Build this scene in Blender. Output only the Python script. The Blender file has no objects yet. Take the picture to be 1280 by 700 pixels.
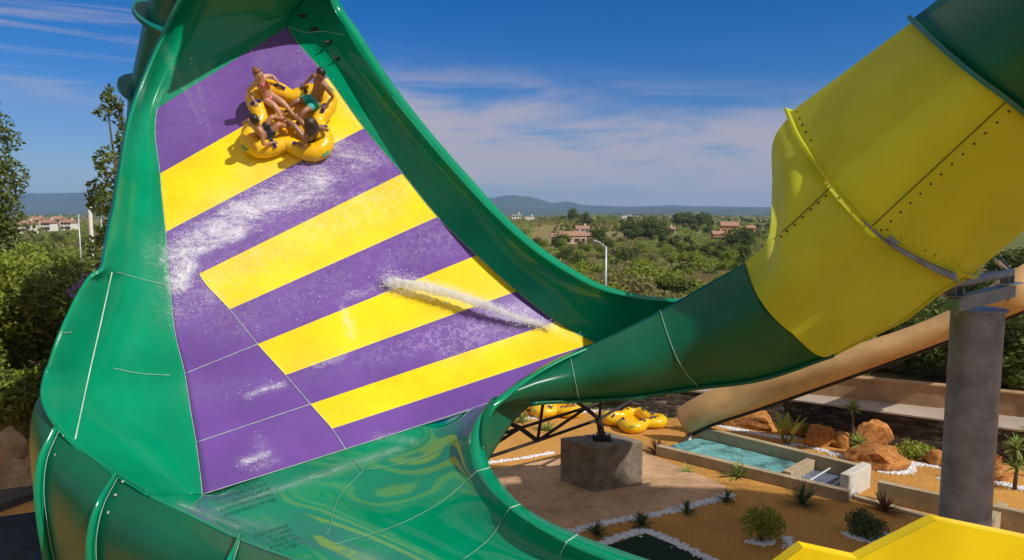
import bpy, bmesh, math, random
import numpy as np
from mathutils import Vector, Matrix, Euler, noise as mnoise

random.seed(7); rng = np.random.default_rng(7)
SC = bpy.context.scene
COL = SC.collection
R = math.radians

# ------------------------------------------------------------------ camera
F_PX = 870.0; W0, H0 = 1280, 700; HZ = 268.0; CAM_Z = 9.0
PITCH = math.atan((350 - HZ) / F_PX)
CAM = Vector((0, 0, CAM_Z))
FW = Vector((0, math.cos(PITCH), -math.sin(PITCH)))
UP = Vector((0, math.sin(PITCH), math.cos(PITCH)))
RT = Vector((1, 0, 0))
def at(u, v, d):
    """world point seen at photo pixel u,v at distance d along the view axis"""
    u, v, d = float(u), float(v), float(d)
    return CAM + d * (FW + RT * ((u - 640) / F_PX) + UP * ((350 - v) / F_PX))
def ground(u, v, z=0.0):
    """world point at photo pixel u,v lying at height z"""
    u, v, z = float(u), float(v), float(z)
    r = FW + RT * ((u - 640) / F_PX) + UP * ((350 - v) / F_PX)
    return CAM + r * ((z - CAM_Z) / r.z)
cam_d = bpy.data.cameras.new('camera'); cam = bpy.data.objects.new('camera', cam_d); COL.objects.link(cam)
cam.location = CAM; cam.rotation_euler = (R(90) - PITCH, 0, 0)
cam_d.sensor_width = 36; cam_d.lens = 36 * F_PX / W0
cam_d.clip_start = 0.1; cam_d.clip_end = 30000
SC.camera = cam

SUN = Vector((0.60, -0.43, 0.68)).normalized()

# ------------------------------------------------------------------ materials
MATS = {}
def nt(name):
    m = bpy.data.materials.new(name); m.use_nodes = True
    t = m.node_tree; t.nodes.clear()
    o = t.nodes.new('ShaderNodeOutputMaterial'); b = t.nodes.new('ShaderNodeBsdfPrincipled')
    t.links.new(b.outputs[0], o.inputs[0]); MATS[name] = m
    return m, t, b
def node(t, typ, **kw):
    n = t.nodes.new(typ)
    for k, v in kw.items():
        if k in n.inputs.keys() if hasattr(n.inputs, 'keys') else False: n.inputs[k].default_value = v
        else: setattr(n, k, v)
    return n
def noise_node(t, scale, detail=5, rough=.6, vec=None, dist=0):
    n = t.nodes.new('ShaderNodeTexNoise'); n.inputs['Scale'].default_value = scale
    n.inputs['Detail'].default_value = detail; n.inputs['Roughness'].default_value = rough
    n.inputs['Distortion'].default_value = dist
    if vec is not None: t.links.new(vec, n.inputs['Vector'])
    return n
def ramp(t, fac, stops):
    r = t.nodes.new('ShaderNodeValToRGB'); e = r.color_ramp.elements
    while len(e) < len(stops): e.new(0.5)
    for i, (p, c) in enumerate(stops):
        e[i].position = p; e[i].color = (*c, 1) if len(c) == 3 else c
    t.links.new(fac, r.inputs[0]); return r
def mixc(t, fac, a, b, mode='MIX'):
    m = t.nodes.new('ShaderNodeMix'); m.data_type = 'RGBA'; m.blend_type = mode
    for s, v in ((0, fac), (6, a), (7, b)):
        if hasattr(v, 'node'): t.links.new(v, m.inputs[s])
        else: m.inputs[s].default_value = v if s == 0 else (*v, 1)
    return m.outputs[2]
def math_n(t, op, a, b=None, clamp=False):
    m = t.nodes.new('ShaderNodeMath'); m.operation = op; m.use_clamp = clamp
    for i, v in enumerate((a, b)):
        if v is None: continue
        if hasattr(v, 'node'): t.links.new(v, m.inputs[i])
        else: m.inputs[i].default_value = v
    return m.outputs[0]
def bump(t, b, h, strength=.3, dist=.02):
    n = t.nodes.new('ShaderNodeBump'); n.inputs['Strength'].default_value = strength
    n.inputs['Distance'].default_value = dist
    t.links.new(h, n.inputs['Height']); t.links.new(n.outputs[0], b.inputs['Normal'])
def geo_pos(t):
    return t.nodes.new('ShaderNodeNewGeometry').outputs['Position']
def obj_co(t):
    return t.nodes.new('ShaderNodeTexCoord').outputs['Object']

def mat_simple(name, c, rough=.5, metal=0, var=.15, scale=6, spec=.5, bmp=0, bscale=20, coat=0, co='obj'):
    m, t, b = nt(name)
    v = obj_co(t) if co == 'obj' else geo_pos(t)
    n = noise_node(t, scale, 6, .6, v)
    lo = tuple(x * (1 - var) for x in c); hi = tuple(min(1, x * (1 + var)) for x in c)
    r = ramp(t, n.outputs[0], [(.3, lo), (.7, hi)])
    t.links.new(r.outputs[0], b.inputs['Base Color'])
    rr = math_n(t, 'MULTIPLY_ADD', n.outputs[0], .2); rr.node.inputs[2].default_value = rough - .1
    t.links.new(rr, b.inputs['Roughness'])
    b.inputs['Metallic'].default_value = metal; b.inputs['Specular IOR Level'].default_value = spec
    b.inputs['Coat Weight'].default_value = coat; b.inputs['Coat Roughness'].default_value = .06
    if bmp:
        n2 = noise_node(t, bscale, 8, .7, v); bump(t, b, n2.outputs[0], bmp, .03)
    return m

def mat_gel(name, c, rough=.22, spec=.5, wet=False, stripes=.10):
    """gelcoat fibreglass, slight large scale unevenness, faint water streaks, attribute-driven foam"""
    m, t, b = nt(name)
    p = geo_pos(t)
    n = noise_node(t, .9, 5, .55, p)
    lo = tuple(x * (1 - stripes) for x in c); hi = tuple(min(1, x * (1 + stripes)) for x in c)
    colr = ramp(t, n.outputs[0], [(.35, lo), (.65, hi)]).outputs[0]
    b.inputs['Specular IOR Level'].default_value = spec
    nb = noise_node(t, .8, 3, .5, p)
    if wet:
        at_ = t.nodes.new('ShaderNodeAttribute'); at_.attribute_name = 'foam'
        f = at_.outputs['Fac']
        sm = t.nodes.new('ShaderNodeMapping'); sm.inputs['Rotation'].default_value = (0, R(48), 0); sm.inputs['Scale'].default_value = (.55, 1, 1.5); t.links.new(p, sm.inputs[0])
        nA = noise_node(t, 2.6, 12, .78, sm.outputs[0], 1.0)
        nB = noise_node(t, 13, 9, .8, p, .3)
        s = math_n(t, 'ADD', math_n(t, 'MULTIPLY', nA.outputs[0], .62), math_n(t, 'MULTIPLY', nB.outputs[0], .5))
        s = math_n(t, 'ADD', s, math_n(t, 'MULTIPLY', f, .55))
        mr = t.nodes.new('ShaderNodeMapRange'); mr.interpolation_type = 'SMOOTHSTEP'
        t.links.new(s, mr.inputs[0]); mr.inputs[1].default_value = .77; mr.inputs[2].default_value = 1.10
        gate = math_n(t, 'MULTIPLY', f, 6, True)
        mask = math_n(t, 'MULTIPLY', mr.outputs[0], gate)
        # thin bubbly film
        vor = t.nodes.new('ShaderNodeTexVoronoi'); vor.feature = 'DISTANCE_TO_EDGE'; vor.inputs['Scale'].default_value = 3.2
        dmix = t.nodes.new('ShaderNodeVectorMath'); dmix.operation = 'ADD'
        nC = noise_node(t, 3, 6, .7, p)
        t.links.new(p, dmix.inputs[0]); t.links.new(nC.outputs['Color'], dmix.inputs[1]); t.links.new(dmix.outputs[0], vor.inputs['Vector'])
        edge = t.nodes.new('ShaderNodeMapRange'); t.links.new(vor.outputs['Distance'], edge.inputs[0])
        edge.inputs[1].default_value = .0; edge.inputs[2].default_value = .07; edge.inputs[3].default_value = .55; edge.inputs[4].default_value = 0
        f2 = math_n(t, 'MULTIPLY', f, 1.8, True)
        film = math_n(t, 'MULTIPLY', math_n(t, 'MULTIPLY', math_n(t, 'MULTIPLY', edge.outputs[0], nB.outputs[0]), f2), .62)
        veil = math_n(t, 'MULTIPLY', f, .15)
        mask = math_n(t, 'ADD', math_n(t, 'ADD', mask, film), veil, True)
        mask = math_n(t, 'MULTIPLY', mask, .93)
        colr = mixc(t, mask, colr, (.80, .79, .84))
        rr = math_n(t, 'MULTIPLY_ADD', mask, .45); rr.node.inputs[2].default_value = rough
        t.links.new(rr, b.inputs['Roughness'])
        hh = math_n(t, 'ADD', math_n(t, 'MULTIPLY', mask, 1.2), math_n(t, 'MULTIPLY', nb.outputs[0], .25))
        bump(t, b, hh, .35, .05)
    else:
        b.inputs['Roughness'].default_value = rough
        bump(t, b, nb.outputs[0], .12, .04)
    t.links.new(colr, b.inputs['Base Color'])
    return m

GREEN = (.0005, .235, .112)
mat_gel('green_gelcoat', GREEN, .16, .34)
mat_gel('green_wet', GREEN, .06, .38, wet=True)
mat_gel('green_wing', GREEN, .20, .16, wet=True)
mat_gel('purple_wet', (.150, .066, .30), .22, .4, wet=True)
mat_gel('yellow_wet', (.86, .62, .004), .22, .4, wet=True)
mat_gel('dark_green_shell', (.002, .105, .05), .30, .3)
mat_gel('teal_shell', (.002, .13, .115), .3, .5)
_m = mat_gel('yellow_shell', (.67, .69, .04), .42, .35)
_t = _m.node_tree; _b = [n for n in _t.nodes if n.type == 'BSDF_PRINCIPLED'][0]; _o = [n for n in _t.nodes if n.type == 'OUTPUT_MATERIAL'][0]
_tr = _t.nodes.new('ShaderNodeBsdfTranslucent'); _tr.inputs[0].default_value = (.78, .79, .04, 1); _mx = _t.nodes.new('ShaderNodeMixShader'); _mx.inputs[0].default_value = .45
_t.links.new(_b.outputs[0], _mx.inputs[1]); _t.links.new(_tr.outputs[0], _mx.inputs[2]); _t.links.new(_mx.outputs[0], _o.inputs[0])
mat_gel('yellow_flume', (.72, .55, .004), .4, .4)
mat_simple('seam_white', (.50, .62, .54), .5, var=.25)
mat_simple('seam_pale', (.16, .36, .27), .5, var=.25)
mat_simple('seam_dark', (.10, .075, .01), .7)
mat_simple('steel_bolt', (.35, .35, .33), .4, .8)
mat_simple('dark_bolt', (.05, .04, .02), .5, .3)
mat_simple('raft_vinyl', (.83, .48, .006), .3, 0, .06, 3, .5)
mat_simple('raft_floor', (.80, .42, .006), .35, 0, .08, 3, .5)
mat_simple('handle_navy', (.012, .02, .16), .45)
mat_simple('print_green', (.03, .30, .12), .45)
mat_simple('steel_galv', (.17, .205, .285), .42, .25, .35, 2.2, .5, .15, 6)
mat_simple('steel_dark', (.035, .028, .022), .55, .5, .3, 5)
mat_simple('white_metal', (.66, .68, .7), .4, .2)
mat_simple('beam_green', (.10, .24, .17), .5, .2)
mat_simple('lamp_metal', (.50, .52, .53), .45, .3)

def mat_ground(name, c1, c2, c3, s1=9, s2=.25, rough=.95, bmp=.6, bs=14):
    m, t, b = nt(name); p = geo_pos(t)
    n1 = noise_node(t, s1, 8, .8, p); n2 = noise_node(t, s2, 5, .6, p)
    c = ramp(t, n1.outputs[0], [(.32, c1), (.5, c2), (.68, c3)]).outputs[0]
    d = ramp(t, n2.outputs[0], [(.3, (.72, .70, .68)), (.7, (1.12, 1.1, 1.05))]).outputs[0]
    c = mixc(t, 1.0, c, d, 'MULTIPLY')
    t.links.new(c, b.inputs['Base Color']); b.inputs['Roughness'].default_value = rough
    b.inputs['Specular IOR Level'].default_value = .2
    n3 = noise_node(t, bs, 6, .8, p); bump(t, b, n3.outputs[0], bmp, .06)
    return m
mat_ground('gravel', (.36, .155, .032), (.61, .31, .075), (.80, .46, .14), 11)
mat_ground('pad_concrete', (.44, .25, .13), (.60, .38, .21), (.68, .46, .28), 3.5, .6, .9, .2)
mat_ground('terrace_path', (.38, .31, .24), (.45, .37, .30), (.50, .42, .35), 3, .4, .9, .2)
mat_ground('turf_green', (.012, .03, .010), (.02, .05, .018), (.03, .06, .02), 20, .6, .95, .8, 40)
mat_ground('hedge_soil', (.07, .055, .018), (.12, .09, .03), (.20, .14, .06), 3, .2)
mat_ground('concrete_grey', (.12, .095, .07), (.24, .20, .15), (.32, .275, .22), 3.2, 1.4, .85, .4, 12)
mat_ground('coping', (.36, .29, .18), (.46, .37, .24), (.52, .43, .30), 2.5, .8, .85, .25, 9)
mat_ground('beige_wall', (.36, .22, .11), (.46, .29, .15), (.52, .34, .19), 1.6, .5, .9, .25, 7)
mat_ground('rock_orange', (.22, .075, .02), (.56, .235, .065), (.78, .42, .17), 4.5, .9, .95, 1.0, 9)
mat_ground('rock_beige', (.20, .12, .06), (.38, .25, .13), (.52, .38, .23), 2.0, .7, .95, .9, 5)
mat_ground('kerb_dark', (.05, .045, .04), (.08, .07, .06), (.11, .10, .085), 2, .5, .9, .3)
mat_simple('pebble', (.74, .74, .76), .7, var=.2, scale=9, co='geo')
mat_simple('tiles_white', (.58, .54, .47), .8, co='geo')
mat_simple('roof_terra', (.36, .20, .13), .85, var=.3)
mat_simple('wall_pink', (.60, .40, .30), .9, var=.12)
mat_simple('wall_white', (.72, .68, .62), .9, var=.12)
mat_simple('wall_orange', (.58, .27, .11), .9, var=.12)
mat_simple('window_dark', (.03, .035, .045), .2, var=.1)
mat_simple('brown_slide', (.58, .36, .15), .38, 0, .16, 1.4, .5)
mat_simple('pole_pale', (.55, .50, .42), .7)

def mat_stonewall():
    m, t, b = nt('stone_wall_dark'); p = geo_pos(t)
    mp = t.nodes.new('ShaderNodeMapping'); mp.inputs['Scale'].default_value = (1.6, 1.6, 5.0); t.links.new(p, mp.inputs[0])
    n = noise_node(t, 2.2, 9, .75, mp.outputs[0], .6)
    wv = t.nodes.new('ShaderNodeVectorMath'); wv.operation = 'MULTIPLY_ADD'; t.links.new(n.outputs['Color'], wv.inputs[0]); wv.inputs[1].default_value = (.5, .5, .5); t.links.new(mp.outputs[0], wv.inputs[2])
    v = t.nodes.new('ShaderNodeTexVoronoi'); v.inputs['Scale'].default_value = 1.3; t.links.new(wv.outputs[0], v.inputs['Vector'])
    e = t.nodes.new('ShaderNodeTexVoronoi'); e.feature = 'DISTANCE_TO_EDGE'; e.inputs['Scale'].default_value = 1.3; t.links.new(wv.outputs[0], e.inputs['Vector'])
    sc = t.nodes.new('ShaderNodeSeparateColor'); t.links.new(v.outputs['Color'], sc.inputs[0])
    c = ramp(t, sc.outputs[0], [(0, (.035, .028, .022)), (.4, (.09, .072, .055)), (.75, (.16, .13, .10)), (1, (.24, .20, .16))]).outputs[0]
    c2 = ramp(t, n.outputs[0], [(.3, (.5, .5, .5)), (.7, (1.3, 1.3, 1.3))]).outputs[0]
    c = mixc(t, 1, c, c2, 'MULTIPLY')
    ed = ramp(t, e.outputs['Distance'], [(0, (.22, .2, .18)), (.09, (1, 1, 1))]).outputs[0]
    c = mixc(t, 1, c, ed, 'MULTIPLY')
    t.links.new(c, b.inputs['Base Color']); b.inputs['Roughness'].default_value = .9
    h = math_n(t, 'ADD', math_n(t, 'MULTIPLY', e.outputs['Distance'], 2.0, True), n.outputs[0])
    bump(t, b, h, 1.0, .15)
mat_stonewall()
def mat_water(name, c, ripple=6, depthc=.5):
    m, t, b = nt(name); p = geo_pos(t)
    n = noise_node(t, ripple, 5, .6, p); n2 = noise_node(t, 1.1, 6, .65, p, .8)
    cr = ramp(t, n2.outputs[0], [(.36, tuple(x * .38 for x in c)), (.5, c), (.66, tuple(min(1, x * 1.5) for x in c))])
    t.links.new(cr.outputs[0], b.inputs['Base Color']); b.inputs['Roughness'].default_value = .06
    b.inputs['IOR'].default_value = 1.33
    bump(t, b, n.outputs[0], .5, .06)
mat_water('pool_water', (.15, .36, .36))
mat_water('dark_water', (.012, .025, .05))
def mat_leaf(name, c1, c2, c3, scale=.9, trans=.25):
    m, t, b = nt(name); p = geo_pos(t)
    oi = t.nodes.new('ShaderNodeObjectInfo')
    n = noise_node(t, scale, 4, .7, p)
    f = math_n(t, 'ADD', n.outputs[0], math_n(t, 'MULTIPLY_ADD', oi.outputs['Random'], .22)); 
    f.node.inputs[1].default_value  # noop
    f2 = math_n(t, 'SUBTRACT', f, .11)
    c = ramp(t, f2, [(.28, c1), (.5, c2), (.72, c3)])
    t.links.new(c.outputs[0], b.inputs['Base Color']); b.inputs['Roughness'].default_value = .6
    b.inputs['Specular IOR Level'].default_value = .25
    tr = t.nodes.new('ShaderNodeBsdfTranslucent'); t.links.new(c.outputs[0], tr.inputs[0])
    mx = t.nodes.new('ShaderNodeMixShader'); mx.inputs[0].default_value = trans
    o = [x for x in t.nodes if x.type == 'OUTPUT_MATERIAL'][0]
    t.links.new(b.outputs[0], mx.inputs[1]); t.links.new(tr.outputs[0], mx.inputs[2]); t.links.new(mx.outputs[0], o.inputs[0])
mat_leaf('leaf_green', (.06, .10, .010), (.14, .19, .020), (.26, .31, .04), .8, .4)
mat_leaf('leaf_dark', (.03, .055, .014), (.065, .10, .022), (.13, .165, .036), .8, .35)
mat_leaf('leaf_olive', (.11, .115, .035), (.19, .185, .06), (.29, .26, .10), .5, .4)
mat_leaf('leaf_bright', (.09, .15, .015), (.20, .28, .03), (.34, .40, .06), 1.2)
mat_leaf('leaf_spike', (.07, .13, .02), (.17, .27, .05), (.30, .38, .10), 3)
mat_leaf('leaf_redbrown', (.04, .018, .014), (.085, .035, .025), (.14, .07, .04), 3)
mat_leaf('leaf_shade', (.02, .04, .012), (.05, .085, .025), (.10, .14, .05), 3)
mat_leaf('flower_purple', (.14, .05, .32), (.22, .09, .48), (.32, .16, .60), 3)
mat_simple('bark', (.12, .085, .055), .9, var=.35, scale=4)
mat_simple('skin_tan', (.42, .205, .115), .45, var=.07, scale=5)
mat_simple('skin_brown', (.30, .145, .078), .42, var=.07, scale=5)
mat_simple('skin_fair', (.55, .30, .20), .45, var=.06, scale=5)
mat_simple('hair_dark', (.018, .012, .010), .5, var=.3, scale=30)
mat_simple('hair_brown', (.045, .020, .010), .5, var=.4, scale=30)
mat_simple('hair_blond', (.20, .085, .035), .5, var=.3, scale=30)
mat_simple('shorts_aqua', (.01, .44, .40), .7, var=.25, scale=12)
mat_simple('bikini_pink', (.62, .17, .20), .7, var=.25, scale=25)
mat_simple('bikini_teal', (.02, .30, .26), .7, var=.3, scale=25)
mat_simple('shorts_dark', (.02, .035, .05), .7, var=.3, scale=12)
mat_simple('eye_dark', (.02, .015, .012), .3)

def mat_white_water():
    m, t, b = nt('white_water')
    b.inputs['Base Color'].default_value = (.92, .92, .95, 1); b.inputs['Roughness'].default_value = .45
    b.inputs['Subsurface Weight'].default_value = 0
mat_white_water()
_m = bpy.data.materials.new('spray_volume'); _m.use_nodes = True; _t = _m.node_tree; _t.nodes.clear(); _o = _t.nodes.new('ShaderNodeOutputMaterial')
_v = _t.nodes.new('ShaderNodeVolumeScatter'); _v.inputs['Color'].default_value = (.97, .97, 1, 1); _v.inputs['Density'].default_value = 15; _t.links.new(_v.outputs[0], _o.inputs['Volume']); MATS['spray_volume'] = _m

def mat_terrain():
    m, t, b = nt('terrain_fields'); p = geo_pos(t)
    mp = t.nodes.new('ShaderNodeMapping'); mp.inputs['Scale'].default_value = (.010, .0055, .0); mp.inputs['Rotation'].default_value = (0, 0, .35)
    t.links.new(p, mp.inputs[0])
    v = t.nodes.new('ShaderNodeTexVoronoi'); v.inputs['Scale'].default_value = 1.0; t.links.new(mp.outputs[0], v.inputs['Vector'])
    sep = t.nodes.new('ShaderNodeSeparateColor'); t.links.new(v.outputs['Color'], sep.inputs[0])
    fields = ramp(t, sep.outputs[0], [(0, (.13, .15, .035)), (.25, (.17, .19, .045)), (.45, (.25, .22, .075)), (.6, (.12, .16, .03)), (.78, (.36, .25, .12)), (.9, (.19, .22, .05))])
    fields.color_ramp.interpolation = 'CONSTANT'
    n = noise_node(t, .12, 8, .75, p)
    n2 = noise_node(t, .9, 6, .75, p)
    br = ramp(t, n.outputs[0], [(.38, (.07, .09, .022)), (.52, (.16, .165, .05)), (.66, (.27, .22, .09))]).outputs[0]
    c = mixc(t, .5, fields.outputs[0], br)
    d = ramp(t, n2.outputs[0], [(.3, (.6, .62, .6)), (.7, (1.3, 1.25, 1.2))]).outputs[0]
    c = mixc(t, 1, c, d, 'MULTIPLY')
    t.links.new(c, b.inputs['Base Color']); b.inputs['Roughness'].default_value = .95; b.inputs['Specular IOR Level'].default_value = .1
mat_terrain()
def mat_hills():
    m, t, b = nt('hill_scrub'); p = geo_pos(t)
    n = noise_node(t, .008, 9, .7, p)
    c = ramp(t, n.outputs[0], [(.35, (.035, .05, .02)), (.55, (.08, .085, .04)), (.75, (.15, .13, .07))])
    t.links.new(c.outputs[0], b.inputs['Base Color']); b.inputs['Roughness'].default_value = .95
mat_hills()
def M(n): return MATS[n]

# ------------------------------------------------------------------ helpers
def tag(o, label=None, cat=None, group=None, kind=None):
    if label: o['label'] = label
    if cat: o['category'] = cat
    if group: o['group'] = group
    if kind: o['kind'] = kind
    return o
def empty(name, loc=(0, 0, 0), mat=None, **kw):
    o = bpy.data.objects.new(name, None); COL.objects.link(o)
    o.empty_display_size = .2
    if mat is not None: o.matrix_world = mat
    else: o.location = loc
    return tag(o, **kw)
def link(name, me, parent=None):
    o = bpy.data.objects.new(name, me); COL.objects.link(o)
    if parent: o.parent = parent
    return o
def copy_tree(o, parent=None):
    c = o.copy(); COL.objects.link(c)
    if parent: c.parent = parent
    for ch in list(o.children): copy_tree(ch, c)
    return c
class MB:
    def __init__(s): s.v = []; s.f = []; s.m = []
    def add(s, vs, fs, mi=0):
        o = len(s.v); s.v += [tuple(x) for x in vs]
        for f in fs: s.f.append(tuple(i + o for i in f)); s.m.append(mi)
        return s
    def box(s, c, size, rot=None, mi=0, taper=1):
        sx, sy, sz = (x / 2 for x in size); vs = []
        for z in (-1, 1):
            k = taper if z > 0 else 1
            for x, y in ((-1, -1), (1, -1), (1, 1), (-1, 1)):
                p = Vector((x * sx * k, y * sy * k, z * sz))
                if rot is not None: p = rot @ p
                vs.append(Vector(c) + p)
        return s.add(vs, [(3, 2, 1, 0), (4, 5, 6, 7), (0, 1, 5, 4), (1, 2, 6, 5), (2, 3, 7, 6), (3, 0, 4, 7)], mi)
    def tube(s, pts, r, n=8, mi=0, caps=True):
        pts = [Vector(p) for p in pts]; N = len(pts); vs = []; fs = []
        rr = r if isinstance(r, (list, tuple)) else [r] * N
        ref = None
        for i, p in enumerate(pts):
            t = (pts[min(i + 1, N - 1)] - pts[max(i - 1, 0)]).normalized()
            if ref is None:
                ref = t.cross(Vector((0, 0, 1)))
                if ref.length < 1e-3: ref = t.cross(Vector((1, 0, 0)))
            ref = (ref - t * ref.dot(t)).normalized(); b = t.cross(ref)
            for k in range(n):
                a = 2 * math.pi * k / n
                vs.append(p + rr[i] * (math.cos(a) * ref + math.sin(a) * b))
        for i in range(N - 1):
            for k in range(n):
                k2 = (k + 1) % n
                fs.append((i * n + k, i * n + k2, (i + 1) * n + k2, (i + 1) * n + k))
        if caps:
            fs.append(tuple(reversed(range(n)))); fs.append(tuple((N - 1) * n + k for k in range(n)))
        return s.add(vs, fs, mi)
    def prism(s, poly, z0, z1, mi=0):
        n = len(poly)
        vs = [(p[0], p[1], z0) for p in poly] + [(p[0], p[1], z1) for p in poly]
        fs = [tuple(reversed(range(n))), tuple(range(n, 2 * n))] + [(i, (i + 1) % n, n + (i + 1) % n, n + i) for i in range(n)]
        return s.add(vs, fs, mi)
    def grid(s, P, mi=0, close=False):
        r, c = len(P), len(P[0]); vs = [p for row in P for p in row]; fs = []
        for i in range(r - 1):
            for j in range(c - (0 if close else 1)):
                j2 = (j + 1) % c
                fs.append((i * c + j, i * c + j2, (i + 1) * c + j2, (i + 1) * c + j))
        return s.add(vs, fs, mi)
    def build(s, name, mats, parent=None, smooth=False, sharp=None, solid=0, off=-1, bevel=0):
        me = bpy.data.meshes.new(name); me.from_pydata(s.v, [], s.f)
        for m in (mats if isinstance(mats, (list, tuple)) else [mats]): me.materials.append(M(m) if isinstance(m, str) else m)
        if any(s.m): me.polygons.foreach_set('material_index', s.m)
        bm = bmesh.new(); bm.from_mesh(me); bmesh.ops.recalc_face_normals(bm, faces=bm.faces); bm.to_mesh(me); bm.free()
        if smooth: me.polygons.foreach_set('use_smooth', [True] * len(me.polygons))
        if sharp: me.set_sharp_from_angle(angle=R(sharp))
        me.update()
        o = link(name, me, parent)
        if bevel:
            b = o.modifiers.new('bevel', 'BEVEL'); b.width = bevel; b.segments = 2; b.limit_method = 'ANGLE'
        if solid:
            m = o.modifiers.new('shell', 'SOLIDIFY'); m.thickness = solid; m.offset = off
        return o
ICO = {}
def ico(sub):
    if sub not in ICO:
        bm = bmesh.new(); bmesh.ops.create_icosphere(bm, subdivisions=sub, radius=1)
        ICO[sub] = ([v.co.copy() for v in bm.verts], [tuple(v.index for v in f.verts) for f in bm.faces]); bm.free()
    return ICO[sub]

# --- smooth patches through control points (photo pixel, depth)
def hermite(K, Y, X):
    K = np.asarray(K, float); Y = np.asarray(Y, float); n = len(K)
    D = np.diff(Y, axis=0) / np.diff(K)[:, None]
    S = np.zeros_like(Y)
    for i in range(n):
        if i == 0: S[i] = D[0]
        elif i == n - 1: S[i] = D[-1]
        else:
            a, b = K[i] - K[i - 1], K[i + 1] - K[i]
            S[i] = (D[i - 1] * b + D[i] * a) / (a + b)
    out = []
    for x in X:
        i = min(max(np.searchsorted(K, x) - 1, 0), n - 2); h = K[i + 1] - K[i]; t = (x - K[i]) / h
        out.append((2*t**3-3*t*t+1)*Y[i] + (t**3-2*t*t+t)*h*S[i] + (-2*t**3+3*t*t)*Y[i+1] + (t**3-t*t)*h*S[i+1])
    return np.array(out)
def knots(A):                                   # A: n x m x 3, chord along axis 0 averaged over axis 1
    d = np.linalg.norm(np.diff(A[..., :2], axis=0), axis=2).mean(axis=1)
    return np.concatenate([[0], np.cumsum(np.maximum(d, 3))])
def subdiv(K, n):
    X = []
    for i in range(len(K) - 1): X += list(K[i] + (K[i + 1] - K[i]) * np.arange(n) / n)
    return np.array(X + [K[-1]])
def patch(ctrl, nr, nc, lin_c=False, Kr=None):
    """ctrl rows of (u,v,d); returns array of interpolated (u,v,1/d); every nr-th row / nc-th column is a control line"""
    A = np.array(ctrl, float).copy(); A[..., 2] = 1 / A[..., 2]
    Kr = knots(A) if Kr is None else Kr; Xr = subdiv(Kr, nr)
    B = np.stack([hermite(Kr, A[:, j], Xr) for j in range(A.shape[1])], 1)
    Kc = knots(A.transpose(1, 0, 2)); Xc = subdiv(Kc, nc)
    rows = []
    for i in range(B.shape[0]):
        if lin_c: rows.append(np.stack([np.interp(Xc, Kc, B[i, :, k]) for k in range(3)], 1))
        else: rows.append(hermite(Kc, B[i], Xc))
    return np.array(rows)
def to3(A): return [[at(p[0], p[1], 1 / p[2]) for p in row] for row in A]
def shell(name, A, mats, parent, mi=None, foam=None, solid=.05, smooth=True):
    P = to3(A); r, c = len(P), len(P[0]); vs = [p for row in P for p in row]; fs = []; ms = []
    for i in range(r - 1):
        for j in range(c - 1):
            f = (i * c + j, (i + 1) * c + j, (i + 1) * c + j + 1, i * c + j + 1)
            a, b_, d_ = vs[f[0]], vs[f[1]], vs[f[3]]
            fs.append(f); ms.append(mi(i, j) if mi else 0)
    # faces look at the camera side
    s = 0
    for f in fs:
        n = (vs[f[1]] - vs[f[0]]).cross(vs[f[3]] - vs[f[0]]); s += n.dot(CAM - vs[f[0]])
    if s < 0: fs = [tuple(reversed(f)) for f in fs]
    me = bpy.data.meshes.new(name); me.from_pydata([tuple(v) for v in vs], [], fs)
    for m in (mats if isinstance(mats, (list, tuple)) else [mats]): me.materials.append(M(m))
    me.polygons.foreach_set('material_index', ms)
    if smooth: me.polygons.foreach_set('use_smooth', [True] * len(fs))
    if foam:
        a = me.attributes.new('foam', 'FLOAT', 'POINT')
        a.data.foreach_set('value', [foam(p[0], p[1]) for row in A for p in row])
    me.update(); o = link(name, me, parent)
    if solid:
        m = o.modifiers.new('shell', 'SOLIDIFY'); m.thickness = solid; m.offset = -1
    return o
def rowline(A, i, j0, j1): return [(p[0], p[1], 1 / p[2]) for p in A[i, j0:j1 + 1]]
def colline(A, j, i0, i1): return [(p[0], p[1], 1 / p[2]) for p in A[i0:i1 + 1, j]]
def lerp3(a, b, t):
    w = 1 / a[2] + (1 / b[2] - 1 / a[2]) * t
    return (a[0] + (b[0] - a[0]) * t, a[1] + (b[1] - a[1]) * t, 1 / w)

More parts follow.
